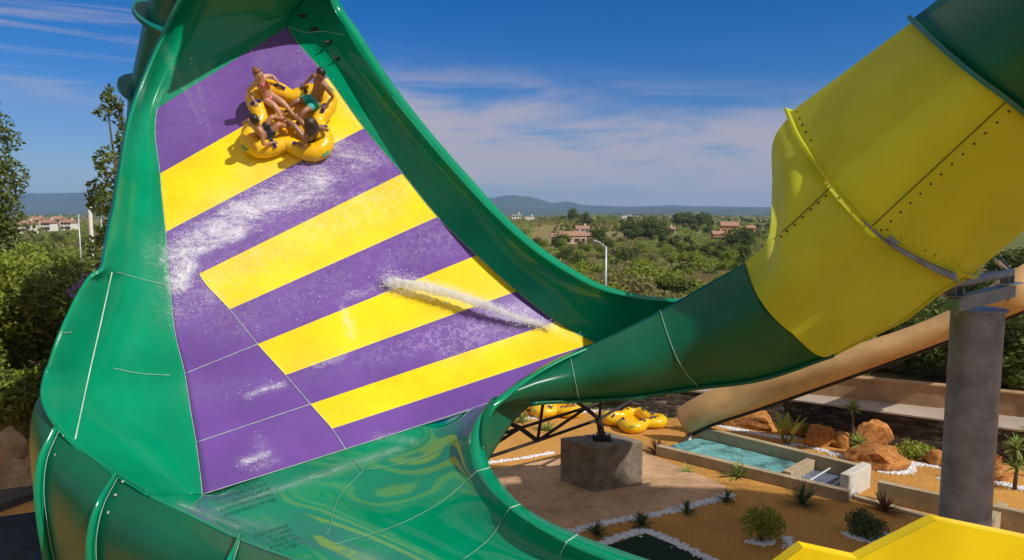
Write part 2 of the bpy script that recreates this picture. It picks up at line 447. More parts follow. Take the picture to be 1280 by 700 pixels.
# ------------------------------------------------------------------ foam map (where the white water lies on the wall)
FOAM = [  # segment (u0,v0,u1,v1,half width, strength)
    (214, 322, 290, 272, 30, .62), (290, 272, 400, 226, 36, .62), (400, 226, 470, 196, 26, .45), (300, 268, 440, 205, 18, .42), (230, 318, 300, 290, 14, .68),
    (222, 352, 232, 330, 24, .74), (224, 385, 262, 372, 26, .45), (225, 380, 300, 400, 34, .28),
    (262, 345, 470, 245, 40, .36), (440, 255, 500, 235, 24, .3), (300, 400, 420, 350, 36, .24), (460, 330, 560, 290, 34, .2),
    (240, 490, 330, 480, 20, .12), (308, 496, 330, 486, 5, .5), (330, 486, 354, 480, 5, .62), (304, 578, 336, 566, 7, .62), (322, 548, 330, 572, 6, .5), (320, 585, 345, 575, 6, .4),
    (360, 465, 470, 440, 30, .12), (430, 385, 440, 420, 6, .55), (432, 372, 480, 356, 10, .35), (395, 457, 430, 446, 5, .5),
    (330, 75, 410, 70, 26, .28), (220, 150, 300, 90, 40, .14), (205, 60, 250, 150, 4, .35), (240, 80, 262, 165, 4, .3),
    (380, 110, 415, 100, 16, .45), (410, 110, 450, 150, 14, .35), (420, 185, 455, 195, 22, .55), (300, 215, 400, 205, 12, .3),
    (560, 440, 640, 405, 22, .2), (480, 440, 560, 415, 24, .12), (345, 540, 480, 500, 20, .06),
    (262, 640, 500, 560, 5, .45), (225, 630, 300, 660, 6, .5), (300, 655, 345, 660, 8, .3), (470, 545, 520, 552, 5, .4), (580, 555, 600, 545, 5, .5),
    (440, 695, 470, 700, 8, .4), (690, 400, 720, 420, 10, .3),
]
def foam_at(u, v):
    s = 0
    for u0, v0, u1, v1, w, k in FOAM:
        dx, dy = u1 - u0, v1 - v0; t = ((u - u0) * dx + (v - v0) * dy) / (dx * dx + dy * dy + 1e-6); t = min(1, max(0, t))
        d2 = (u - u0 - dx * t) ** 2 + (v - v0 - dy * t) ** 2
        if d2 < 9 * w * w: s = max(s, k * math.exp(-d2 / (w * w)))
    return min(1, s)

# ------------------------------------------------------------------ the big wave slide
slide = empty('water_slide', (-1, 16, 0), label='green wave slide with purple and yellow striped wall and yellow entry tube', cat='water slide')
SO = slide
def part_fix(o):                     # parts keep world coordinates although the thing's empty stands at its base
    o.matrix_parent_inverse = Matrix.Translation(slide.location).inverted(); return o

c3 = [(352, -300, 14.8), (285, -60, 18.5), (245, 35, 19.1), (197, 135, 18.4), (200, 217, 17.3), (207, 290, 16.5), (213, 360, 15.8), (219, 417, 15.2), (231, 467, 14.7), (238, 512, 14.2), (245, 553, 13.8), (250, 590, 13.3), (253, 618, 13.0)]
c6 = [(380, -310, 15.4), (378, -90, 19.1), (383, -10, 20.4), (360, 33, 20.3), (410, 97, 19.5), (455, 160, 18.9), (503, 217, 18.4), (547, 271, 18.0), (596, 319, 17.7), (646, 364, 17.5), (696, 402, 17.4), (744, 428, 17.3), (800, 445, 17.2)]
c4px = {6: (249, 343), 7: (287, 387), 8: (322, 432), 9: (357, 470), 10: (388, 508), 11: (415, 540), 12: (432, 565)}
sheet_ctrl = []; c4 = []
for i in range(13):
    a, b = c3[i], c6[i]
    t = (c4px[i][0] - a[0]) / (b[0] - a[0]) if i in c4px else .12 + .0 * i
    p = lerp3(a, b, t); c4.append(p)
    sheet_ctrl.append([a, p, lerp3(a, b, t + (1 - t) * .33), lerp3(a, b, t + (1 - t) * .66), b])
NR, NC = 12, 16
KROW = knots(np.array([[a, b] for a, b in zip(c3, c6)], float))
A_sheet = patch(sheet_ctrl, NR, NC, lin_c=True, Kr=KROW)
def sheet_mi(i, j):
    r, c = i // NR, j // NC
    if r < 3: return 0
    if r == 4: return 2
    if r in (6, 8, 10) and c >= 1: return 2
    return 1
part_fix(shell('riding_wall', A_sheet, ['green_wet', 'purple_wet', 'yellow_wet'], SO, sheet_mi, foam_at))

# side wing: rises from the sheet's near edge to the outer rim
c0 = [(325, -285, 14.1), (250, -40, 17.7), (214, 25, 18.3), (168, 132, 17.5), (151, 215, 16.2), (137, 290, 15.2), (112, 348, 14.0), (78, 412, 13.2), (57, 467, 12.8), (54, 503, 12.45), (78, 541, 12.1), (120, 577, 11.7), (185, 617, 11.0)]
wing_ctrl = []
for a, b in zip(c0, c3):
    q = lerp3(a, b, .36); s_ = lerp3(a, b, .70)
    dd = b[2] - a[2]
    wing_ctrl.append([a, (q[0], q[1], a[2] + dd * .62), (s_[0], s_[1], a[2] + dd * .93), b])
A_wing = patch(wing_ctrl, NR, 8, Kr=KROW)
ks, kv = [141, 137, 131, 129, 113, 97, 82, 72, 60], [270, 290, 325, 337, 345, 370, 402, 425, 462]
for i in range(A_wing.shape[0]):
    v_ = A_wing[i, 0, 1]
    if kv[0] < v_ < kv[-1]:
        du = np.interp(v_, kv, ks) - A_wing[i, 0, 0]
        for j in range(A_wing.shape[1]): A_wing[i, j, 0] += du * max(0, 1 - j / 14) ** 2
part_fix(shell('side_wing', A_wing, 'green_wing', SO, None, foam_at))

# curl wing: strip beside the sheet, then the wall curling up to the far rim
c7 = [(388, -306, 15.2), (388, -90, 18.9), (395, -5, 20.2), (378, 40, 20.1), (430, 97, 19.5), (480, 160, 18.85), (530, 213, 18.35), (582, 262, 17.95), (630, 318, 17.65), (680, 358, 17.45), (724, 391, 17.3), (775, 415, 17.2), (830, 435, 17.1)]
c7d = [p[2] for p in c7]
c8 = [(394, -302), (396, -85), (405, -7), (412, 40), (463, 104), (512, 162), (562, 218), (610, 265), (657, 312), (706, 347), (750, 371), (802, 388), (860, 402)]
c9 = [(402, -296), (402, -80), (413, 2), (440, 46), (478, 106), (525, 166), (577, 226), (622, 274), (672, 317), (719, 347), (760, 365), (822, 376), (880, 376)]
c8 = [(p[0], p[1], d - .36) for p, d in zip(c8, c7d)]
c9 = [(p[0], p[1], d - (.92 if i < 8 else .92 - .07 * (i - 7))) for i, (p, d) in enumerate(zip(c9, c7d))]
curl_ctrl = [[a, lerp3(a, b, .5), b, c, d] for a, b, c, d in zip(c6, c7, c8, c9)]
A_curl = patch(curl_ctrl, NR, 6, Kr=KROW)
part_fix(shell('curl_wing', A_curl, 'green_gelcoat', SO))
rim_ctrl = []
for i, p in enumerate(c9):
    du, dv = [(3, -5), (5, -6), (9, -6), (10, -5), (11, -5), (10, -5), (10, -5), (9, -5), (9, -4.5), (8, -4.5), (6, -5), (2, -4), (0, -4)][i]
    rim_ctrl.append([p, (p[0] + du, p[1] + dv, p[2] + .12)])
part_fix(shell('far_rim', patch(rim_ctrl, NR, 2, Kr=KROW), 'green_gelcoat', SO, None, None, .04))
lip = [[(p[0] - (5 if i < 6 * NR else 2), p[1] - 1, p[2] + .12), p] for i, p in enumerate(colline(A_wing, 0, 0, A_wing.shape[0] - 1))]
part_fix(shell('side_rim', np.array([[(a[0], a[1], 1 / a[2]) for a in r] for r in lip]), 'green_gelcoat', SO, None, None, .04))

# floor fanning out towards the exit
F = [
 [(185, 617, 11.0), (215, 622, 12.3), (253, 618, 13.0), (340, 592, 13.47), (432, 565, 14.0), (520, 541, 14.62), (580, 519, 15.05), (618, 501, 13.8)],
 [(240, 645, 10.5), (275, 640, 11.8), (320, 620, 12.6), (390, 597, 13.2), (462, 578, 13.7), (530, 556, 14.2), (575, 535, 14.0), (590, 541, 13.0)],
 [(300, 675, 9.95), (335, 663, 11.2), (380, 640, 12.1), (440, 620, 12.6), (500, 600, 13.0), (550, 580, 13.1), (580, 570, 12.9), (588, 562, 12.6)],
 [(370, 702, 9.4), (400, 688, 10.4), (440, 664, 11.5), (490, 640, 12.0), (535, 622, 12.2), (570, 607, 12.25), (588, 597, 12.2), (596, 589, 12.1)],
 [(450, 742, 8.9), (480, 722, 9.8), (515, 695, 10.8), (555, 672, 11.2), (590, 655, 11.3), (615, 643, 11.2), (628, 639, 11.05), (637, 635, 10.9)],
 [(540, 790, 8.4), (570, 765, 9.2), (605, 738, 9.9), (640, 715, 10.2), (665, 700, 10.35), (688, 688, 10.3), (698, 682, 10.15), (707, 678, 10.0)],
 [(640, 850, 7.8), (670, 820, 8.5), (700, 790, 9.0), (740, 760, 9.2), (770, 742, 9.3), (800, 730, 9.3), (815, 727, 9.15), (830, 725, 9.0)],
]
def on_low_edge(u):
    a, b = c4[12], c6[12]; return lerp3(a, b, (u - a[0]) / (b[0] - a[0]))
F = [r[:2] + [lerp3(r[1], r[2], .5)] + r[2:] for r in F]
F[0] = wing_ctrl[12] + [lerp3(c3[12], c4[12], .5), c4[12], on_low_edge(520), on_low_edge(585), F[0][8]]
A_floor = patch(F, 10, 8)
part_fix(shell('slide_floor', A_floor, 'green_wet', SO, None, foam_at))

# near rim flange (level lip) round the inner corner
ri = [(745, 429, 15.3), (700, 446, 15.0), (664, 466, 14.5), (640, 482, 14.1), (618, 501, 13.7), (600, 518, 13.4), (590, 541, 13.0), (588, 562, 12.6), (596, 589, 12.1), (612, 612, 11.5), (637, 635, 10.9), (672, 660, 10.4), (707, 678, 10.0), (760, 700, 9.5), (830, 725, 9.0)]
ro = [(747, 430), (702, 449), (669, 468), (650, 482.5), (631, 500), (616, 515), (605, 538), (605, 557), (613, 584), (627, 605), (651, 630), (677, 647), (722, 668), (780, 689), (850, 712)]
fl = [[p, (q[0], q[1], p[2] * (p[1] - HZ) / (q[1] - HZ))] for p, q in zip(ri, ro)]
part_fix(shell('near_rim', patch(fl, 8, 2), 'green_gelcoat', SO, None, None, .05))

# outer shell below the near rim: the entry channel seen from outside
S = [
 [(606, 560, 12.75), (604, 565, 12.7), (603, 572, 12.8), (606, 580, 13.3), (620, 560, 14.3)],
 [(606, 530, 13.25), (604, 534, 13.15), (604, 541, 13.2), (610, 545, 13.6), (640, 530, 14.9)],
 [(620, 503, 13.75), (610, 509, 13.6), (607, 517, 13.6), (612, 519, 13.9), (660, 510, 15.6)],
 [(662, 467, 14.55), (660, 480, 14.2), (660, 493, 14.2), (664, 502, 14.5), (720, 480, 16.4)],
 [(712, 442, 15.1), (716, 462, 14.6), (720, 482, 14.6), (725, 498, 15.0), (770, 445, 17.2)],
 [(765, 418, 15.2), (772, 440, 14.6), (780, 470, 14.5), (790, 494, 15.05), (800, 445, 17.3)],
 [(825, 388, 15.2), (835, 420, 14.5), (850, 455, 14.5), (872, 482, 15.3), (880, 430, 17.4)],
 [(880, 357, 14.9), (892, 395, 14.2), (915, 435, 14.2), (952, 471, 15.1), (950, 410, 17.6)],
 [(932, 328, 14.6), (948, 370, 13.85), (985, 412, 13.9), (1042, 441, 15.0), (1040, 380, 17.7)],
]
A_entry = patch(S, 8, 8)
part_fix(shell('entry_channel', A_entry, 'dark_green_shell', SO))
# far side of the entry trough between the curl wing and the tube
T = [[(800, 445, 17.3), (830, 435, 17.1), (860, 402, 16.8), (880, 376, 16.4)],
     [(900, 428, 17.4), (940, 400, 17.5), (960, 370, 17.3), (965, 345, 16.8)],
     [(1040, 385, 17.7), (1060, 370, 17.8), (1055, 320, 17.7), (1035, 290, 17.3)],
     [(1110, 330, 17.5), (1130, 300, 17.9), (1120, 250, 17.9), (1080, 215, 17.4)]]
part_fix(shell('trough_wall', patch(T, 8, 6), 'green_gelcoat', SO))
# lower yellow section, its high wall dropping to the green channel
Y = [
 [(932, 328, 14.6), (948, 370, 13.8), (985, 412, 13.85), (1042, 441, 15.0), (1065, 395, 17.7)],
 [(959, 300, 14.9), (968, 340, 13.6), (1020, 382, 13.6), (1085, 419, 14.95), (1110, 370, 17.6)],
 [(965, 235, 15.1), (980, 285, 13.6), (1045, 340, 13.45), (1132, 396, 14.9), (1150, 340, 17.6)],
 [(968, 172, 15.2), (990, 225, 13.7), (1065, 298, 13.3), (1180, 360, 14.9), (1200, 320, 17.6)],
 [(989, 142, 15.3), (1012, 190, 13.9), (1090, 284, 13.25), (1216, 341, 15.1), (1230, 310, 17.5)],
]
A_low = patch(Y, 8, 10)
part_fix(shell('yellow_channel', A_low, 'yellow_shell', SO, None, None, 0))

# closed tube above: ring profiles, the back half mirrored about the chord
def ring(front):
    f = [Vector(p) for p in front]; a, b = f[0], f[-1]; L = (b - a).to_2d(); back = []
    for p in f[1:-1]:
        t = (p - a).to_2d().dot(L) / L.length_squared; c = a + (b - a) * t
        back.append(2 * c - p)
    return [tuple(p) for p in f] + [tuple(p) for p in reversed(back)]
K2 = [(987, 141, 15.3), (1008, 184, 13.95), (1043, 231, 13.3), (1090, 283, 13.2), (1148, 318, 13.6), (1190, 336, 14.35), (1218, 341, 15.2)]
K1 = [(1142, 26, 13.6), (1176, 58, 12.4), (1217, 93, 11.75), (1260, 125, 11.65), (1305, 162, 12.0), (1345, 196, 12.7), (1368, 214, 13.5)]
def mv(Kx, du, dv, dd): return [(u + du, v + dv, d + dd) for u, v, d in Kx]
K0 = mv(K1, 150, -112, -1.3); KA = mv(K0, 170, -110, -1.0); KB = mv(KA, 260, -120, -.2); KC = mv(KB, 420, -140, .6)
def tube_mesh(Ks, n):
    Rr = [ring(k) for k in Ks]; A = np.array([r + [r[0]] for r in Rr], float)
    return patch(A, n, 4)
A_t1 = tube_mesh([K2, K1], 10)
# use unextrapolated interpolation of both ends for the smooth tube
part_fix(shell('yellow_tube', A_t1, 'yellow_shell', SO, None, None, 0))
A_t0 = tube_mesh([K1, K0, KA], 8)
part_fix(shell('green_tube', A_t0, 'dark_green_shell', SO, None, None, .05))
def ringfl(Kx, name, mat, grow, wdt):
    pts = [Vector(at(*p)) for p in ring(Kx)]; c = sum(pts, Vector()) / len(pts)
    P = [];
    ax = (pts[3] - pts[0]).cross(pts[6] - pts[0]).normalized()
    dense = []
    A = np.array([[p.x, p.y, p.z] for p in pts + pts[:1]]); K = np.concatenate([[0], np.cumsum(np.linalg.norm(np.diff(A, axis=0), axis=1))])
    dense = [Vector(x) for x in hermite(K, A, np.linspace(0, K[-1], 73)[:-1])]
    rows = [[p + (p - c) * .012 - ax * wdt for p in dense], [p + (p - c) * grow - ax * wdt for p in dense], [p + (p - c) * grow + ax * wdt for p in dense], [p + (p - c) * .012 + ax * wdt for p in dense]]
    mb = MB(); mb.grid(rows, 0, True)
    return part_fix(mb.build(name, mat, SO, True, 40)), dense, c, ax
fl2, ring2, cen2, ax2 = ringfl(K2, 'joint_flange', 'yellow_shell', .05, .03)
fl1, ring1, cen1, ax1 = ringfl(K1, 'joint_flange', 'teal_shell', .06, .04)

# seams (raised sealant lines) along the joints
def seam(pts, r, mat, name='panel_seam', push=.012):
    P = []
    for p in pts:
        q = at(*p); P.append(q + (CAM - q).normalized() * push)
    mb = MB(); mb.tube(P, r * .68, 6); return part_fix(mb.build(name, mat, SO, True))
def rowline(A, i, j0, j1): return [(p[0], p[1], 1 / p[2]) for p in A[i, j0:j1 + 1]]
def colline(A, j, i0, i1): return [(p[0], p[1], 1 / p[2]) for p in A[i0:i1 + 1, j]]
seam(colline(A_sheet, NC, 6 * NR, 12 * NR), .010, 'seam_white')
for r in (8, 10): seam(rowline(A_sheet, r * NR, 0, NC), .010, 'seam_white')
seam(rowline(A_sheet, 12 * NR, 0, 3 * NC - 6), .010, 'seam_white')
for r in (5, 7, 9, 11): seam(rowline(A_sheet, r * NR, NC if r > 5 else 0, 4 * NC), .006, 'seam_white')
seam(colline(A_sheet, 0, 3 * NR, 12 * NR), .008, 'seam_white')
seam(colline(A_sheet, 4 * NC, 3 * NR, 11 * NR), .009, 'seam_white')
# the long seam down the side wing and short cross seams
def on_wing(pts):
    out = []
    flat = A_wing.reshape(-1, 3)
    for u, v in pts:
        d2 = (flat[:, 0] - u) ** 2 + (flat[:, 1] - v) ** 2
        k = np.argsort(d2)[:6]; w = 1 / (d2[k] + 1); out.append((u, v, 1 / float((flat[k, 2] * w).sum() / w.sum())))
    return out
def on_floor(pts):
    out = []; flat = A_floor.reshape(-1, 3)
    for u, v in pts:
        d2 = (flat[:, 0] - u) ** 2 + (flat[:, 1] - v) ** 2
        k = np.argsort(d2)[:6]; w = 1 / (d2[k] + 1); out.append((u, v, 1 / float((flat[k, 2] * w).sum() / w.sum())))
    return out
def line2(pts, n=14):
    A = np.array(pts, float); K = np.concatenate([[0], np.cumsum(np.linalg.norm(np.diff(A, axis=0), axis=1))])
    return [tuple(x) for x in hermite(K, A, np.linspace(0, K[-1], n))]
seam(on_wing(line2([(140, 340), (128, 395), (112, 465), (94, 549)])), .018, 'seam_white', push=.03)
seam(on_wing(line2([(141, 460), (170, 466), (212, 469)])), .007, 'seam_white', push=.03)
seam(on_wing(line2([(146, 340), (175, 348), (210, 357)])), .007, 'seam_white', push=.03)
seam(on_wing(line2([(76, 415), (82, 416), (90, 415)])), .008, 'seam_white', push=.03)
seam(on_floor(line2([(442, 574), (448, 582), (454, 589)])), .009, 'seam_pale', push=.03)
seam(on_floor(line2([(454, 588), (500, 580), (545, 564), (575, 545)])), .009, 'seam_pale', push=.03)
seam(on_floor(line2([(454, 588), (425, 620), (409, 668)])), .009, 'seam_pale', push=.03)
seam(on_floor(line2([(420, 680), (500, 655), (555, 625), (596, 589)])), .009, 'seam_pale', push=.03)
seam(on_floor(line2([(578, 700), (610, 675), (637, 635)])), .009, 'seam_pale', push=.03)
seam(on_floor(line2([(700, 694), (706, 682), (708, 679)])), .010, 'seam_white', push=.04)
for k in (8, 10, 12): seam([fl[k][0], lerp3(fl[k][0], fl[k][1], .5), fl[k][1]], .011, 'seam_white', push=.012)
seam(rowline(A_curl, 3 * NR, 0, 4 * 6 - 2), .009, 'seam_white')
# seams of the entry channel and tubes
seam(rowline(A_entry, 6 * 8, 0, 3 * 8), .016, 'seam_pale')
seam(rowline(A_entry, 4 * 8, 0, 3 * 8), .016, 'seam_pale')
seam(rowline(A_entry, 8 * 8, 0, 3 * 8), .020, 'yellow_shell')
seam(rowline(A_entry, 2 * 8, 0, 2 * 8), .012, 'dark_green_shell')
def on_low(pts):
    out = []; flat = A_low.reshape(-1, 3)
    for u, v in pts:
        d2 = (flat[:, 0] - u) ** 2 + (flat[:, 1] - v) ** 2
        k = np.argsort(d2)[:6]; w = 1 / (d2[k] + 1); out.append((u, v, 1 / float((flat[k, 2] * w).sum() / w.sum())))
    return out
seam(on_low(line2([(1040, 232), (1015, 256), (990, 279), (967, 299)])), .014, 'seam_dark', push=.04)
seam(colline(A_t1, 12, 0, 10), .016, 'seam_dark')
seam(colline(A_t0, 12, 0, 10), .018, 'green_gelcoat')
seam(on_low(line2([(1048, 430), (1095, 408), (1135, 385), (1170, 362)])), .012, 'seam_dark', push=.04)

# bolted lower flanges of the channel
def fin(pts, w, name, mat, dirv, th=.03):
    P = [Vector(at(*p)) for p in pts]
    mb = MB(); mb.grid([[p for p in P], [p + dirv * w for p in P]])
    return part_fix(mb.build(name, mat, SO, True, None, th, 0))
ent_bot = colline(A_entry, 3 * 8, 3 * 8, 8 * 8)
fb = fin(ent_bot, .10, 'lower_flange', 'dark_green_shell', Vector((0, -.3, -.9)).normalized())
fb2 = fin(colline(A_low, 30, 0, 30), .08, 'lower_flange', 'yellow_shell', Vector((.1, -.3, -.9)).normalized())

# bolts: one mesh, copied
bolt_mb = MB(); bolt_mb.tube([(0, 0, -.012), (0, 0, .028)], .024, 6)
BOLT = None; NB = 0
def bolts(pts, parent, mat='dark_bolt', push=.02, sc=1.0):
    global BOLT, NB
    for q in pts:
        if NB >= 100: return
        n = (CAM - q).normalized()
        if BOLT is None or mat not in BOLT:
            BOLT = BOLT or {}
            me = bpy.data.meshes.new('bolt'); me.from_pydata(bolt_mb.v, [], bolt_mb.f); me.materials.append(M(mat)); BOLT[mat] = me
        o = bpy.data.objects.new('bolt', BOLT[mat]); COL.objects.link(o); NB += 1
        o.parent = parent
        o.matrix_basis = Matrix.Translation(q + n * push) @ n.to_track_quat('Z', 'Y').to_matrix().to_4x4() @ Matrix.Scale(sc, 4)
def spaced(pts, n, a=.03, b=.97):
    A = np.array([tuple(p) for p in pts]); K = np.concatenate([[0], np.cumsum(np.linalg.norm(np.diff(A, axis=0), axis=1))])
    return [Vector(x) for x in hermite(K, A, np.linspace(K[-1] * a, K[-1] * b, n))]
off_in = [(u + 7, v - 6, d - .02) for u, v, d in K2]
bolts(spaced([at(*p) for p in off_in], 22), fl2)
bolts(spaced([at(p[0] + 7, p[1] + 9, p[2] - .02) for p in colline(A_t1, 12, 0, 10)], 13), fl2)
bolts(spaced([at(q[0] - 1, q[1] - 9, q[2] - .12) for q in ent_bot], 26), fb, 'steel_bolt', .04)
bolts(spaced([at(p[0] + 7, p[1] - 2, p[2]) for p in rowline(A_entry, 64, 2, 24)], 14), fb2, 'dark_bolt')
bolts(spaced([at(*q) for q in on_low(line2([(1034, 243), (1010, 265), (975, 297)]))], 7), fl2, 'dark_bolt', .05)

# exit trough seen from outside: dark lower shell with ribs
LB = [
 [(52, 490, 12.75), (42, 510, 12.75), (37, 548, 12.8), (40, 600, 12.9), (47, 660, 13.0), (58, 740, 13.3)],
 [(60, 516, 12.45), (50, 545, 12.3), (46, 585, 12.3), (50, 640, 12.4), (60, 700, 12.7), (75, 770, 13.2)],
 [(74, 538, 12.2), (60, 570, 11.95), (55, 610, 11.9), (60, 660, 12.0), (70, 710, 12.3), (90, 780, 12.9)],
 [(107, 566, 11.85), (91, 600, 11.4), (84, 640, 11.3), (84, 680, 11.4), (92, 730, 11.7), (110, 800, 12.4)],
 [(147, 597, 11.4), (130, 630, 10.9), (121, 668, 10.75), (121, 705, 10.8), (128, 750, 11.1), (145, 820, 11.8)],
 [(220, 635, 10.7), (205, 668, 10.1), (197, 705, 9.9), (198, 745, 10.0), (205, 790, 10.3), (220, 850, 11)],
 [(300, 675, 9.95), (291, 705, 9.3), (288, 740, 9.1), (290, 780, 9.2), (298, 820, 9.5), (315, 880, 10.2)],
 [(370, 702, 9.4), (365, 735, 8.7), (365, 770, 8.5), (370, 810, 8.6), (380, 850, 8.9), (395, 910, 9.6)],
 [(450, 742, 8.9), (448, 775, 8.2), (450, 810, 8.0), (455, 850, 8.1), (465, 890, 8.4), (480, 950, 9.1)],
 [(540, 790, 8.4), (540, 820, 7.8), (545, 860, 7.6), (550, 900, 7.7), (560, 950, 8.0), (580, 1000, 8.7)],
]
A_lb = patch(LB, 8, 8)
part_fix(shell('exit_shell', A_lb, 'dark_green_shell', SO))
for r in (2, 4, 6):
    pts = rowline(A_lb, r * 8, 0, 36)
    P = [at(*p) for p in pts]
    nb = [at(p[0], p[1], p[2]) for p in rowline(A_lb, r * 8 + 1, 0, 36)]
    mb = MB(); O = []
    for i, p in enumerate(P):
        tn = (P[min(i + 1, len(P) - 1)] - P[max(i - 1, 0)]).normalized(); al = (nb[i] - p).normalized()
        n = tn.cross(al).normalized()
        if n.dot(CAM - p) < 0: n = -n
        O.append(p + n * .15)
    mb.grid([P, O]); rb = part_fix(mb.build('rib', 'green_gelcoat', SO, True, None, .03, 0))
    seam([(p[0], p[1], p[2] - .14) for p in pts], .006, 'seam_white', push=.0)
    bolts(spaced([at(p[0] + 9, p[1], p[2] - .03) for p in pts], 10), rb, 'steel_bolt')

# drain slots in the floor (rows of small dark louvres)
def drain(u0, v0, eu, ev, nu, nv):
    mb = MB()
    for i in range(nv):
        for j in range(nu):
            u = u0 + eu[0] * j + ev[0] * i; v = v0 + eu[1] * j + ev[1] * i
            (q,) = on_floor([(u, v)]); p = at(*q); p2 = at(*on_floor([(u + 2.2, v + 3.6)])[0]); s_ = at(*on_floor([(u + .55, v - .15)])[0]) - p
            n = (CAM - p).normalized() * .02
            mb.add([p + n, p2 + n, p2 + n + s_, p + n + s_], [(0, 1, 2, 3)])
    part_fix(mb.build('drain_grille', 'dark_green_shell', SO, False, None, .004))
drain(263, 617, (3.0, -.95), (4.2, 6.2), 22, 5)
drain(318, 668, (3.0, -1.0), (4.6, 5.4), 14, 5)
# spray nozzles on the curl wing
for u, v in ((361, 4), (381, 20), (396, 36), (412, 53), (424, 73)):
    flat = A_curl.reshape(-1, 3); k = np.argmin((flat[:, 0] - u) ** 2 + (flat[:, 1] - v) ** 2)
    p = at(u, v, 1 / flat[k, 2]); n = Vector((-.75, -.6, -.1)).normalized()
    mb = MB(); mb.tube([p - n * .05, p + n * .10], .05, 8); mb.tube([p + n * .08, p + n * .22], .022, 6)
    mb.tube([p, p + Vector((-.38, .1, -.12))], .008, 5)
    part_fix(mb.build('spray_nozzle', 'steel_dark', SO, True, 40))

# the second, dark green tube behind the wave at the top left
bt = empty('slide_tube', at(196, 120, 21.5), label='dark green flanged tube rising behind the top of the striped wave', cat='slide tube')
ax0, ax1_ = at(232, -60, 19.8), at(186, 125, 22.6); lo = at(170, 260, 24.5)
mb = MB(); mb.tube([ax0, ax0.lerp(ax1_, .5), ax1_, lo], [.66, .64, .6, .5], 32)
o = mb.build('tube_shell', 'teal_shell', bt, True, 40); o.matrix_parent_inverse = bt.matrix_world.inverted()
o.matrix_parent_inverse = Matrix.Translation(bt.location).inverted()
for (u, v, r) in ((212, 24, 1.02), (184, 114, .86)):
    p = at(u, v, 19.8 + (v + 60) / 185 * 2.8); d_ = (ax1_ - ax0).normalized()
    mb = MB(); mb.tube([p - d_ * .06, p + d_ * .06], r, 40)
    o = mb.build('flange_ring', 'teal_shell', bt, True, 40); o.matrix_parent_inverse = Matrix.Translation(bt.location).inverted()

# white water: droplets and a jet
def blobs(name, pts, label, cat, size):
    vs, fs = ico(1); mb = MB()
    for p, s in pts:
        a = Vector((random.uniform(.6, 1.5), random.uniform(.6, 1.5), random.uniform(.6, 1.5)))
        mb.add([Vector((v.x * a.x, v.y * a.y, v.z * a.z)) * s + p for v in vs], fs)
    o = mb.build(name, 'white_water', None, True); tag(o, label, cat, kind='stuff'); return o
flat = A_sheet.reshape(-1, 3); wts = np.array([foam_at(p[0], p[1]) ** 2.2 for p in flat]); ok = flat[:, 1] > 60
wts = wts * ok; wts /= wts.sum()
pts = []
for k in rng.choice(len(flat), 5200, p=wts):
    p = flat[k]; q = at(p[0] + rng.normal() * 4, p[1] + rng.normal() * 4, 1 / p[2]); h = abs(rng.normal()) * .14
    n = Vector((.14, -.84, .52)); pts.append((q + n * h, rng.choice([.003, .005, .007, .010], p=[.4, .35, .2, .05])))
blobs('water_spray', pts, 'white spray droplets thrown off the wet striped wall behind the raft', 'spray', 1)
jet = line2([(478, 352), (520, 357), (560, 366), (600, 379), (645, 396), (688, 408)], 90); pts = []; rows = []
for i, (u, v) in enumerate(jet):
    t = i / 89; k = np.argmin((flat[:, 0] - u) ** 2 + (flat[:, 1] - v) ** 2); d = 1 / flat[k, 2]
    c = at(u, v, d - .12 - .30 * math.sin(math.pi * min(1, t * 1.05))); r0 = (.15 - .085 * t) * min(1, i / 6 + .15) * min(1, (89 - i) / 8 + .1)
    ring_ = []
    for j in range(14):
        a = 2 * math.pi * j / 14; dirn = RT * math.cos(a) * .6 + UP * math.sin(a) - FW * math.cos(a) * .8
        ring_.append(c + dirn * r0 * (1 + .5 * mnoise.noise(Vector((t * 14, math.cos(a) * 1.3, math.sin(a) * 1.3))) + .25 * mnoise.noise(Vector((t * 70, math.cos(a) * 3, math.sin(a) * 3)))))
    rows.append(ring_)
    for j in range(110):
        a, b = rng.normal(), rng.normal()
        pts.append((c + UP * float(b) * (.15 - .08 * t) + RT * float(a) * .07 - FW * abs(float(rng.normal())) * .06, rng.choice([.003, .005, .007])))
mb = MB(); mb.grid(rows, 0, True); jt = mb.build('water_jet', 'spray_volume', None, True); tag(jt, 'white water jet arcing across the lower yellow stripes', 'water jet', kind='stuff')
blobs('jet_spray', pts, 'fine droplets flying off the arcing water jet', 'spray', 1)

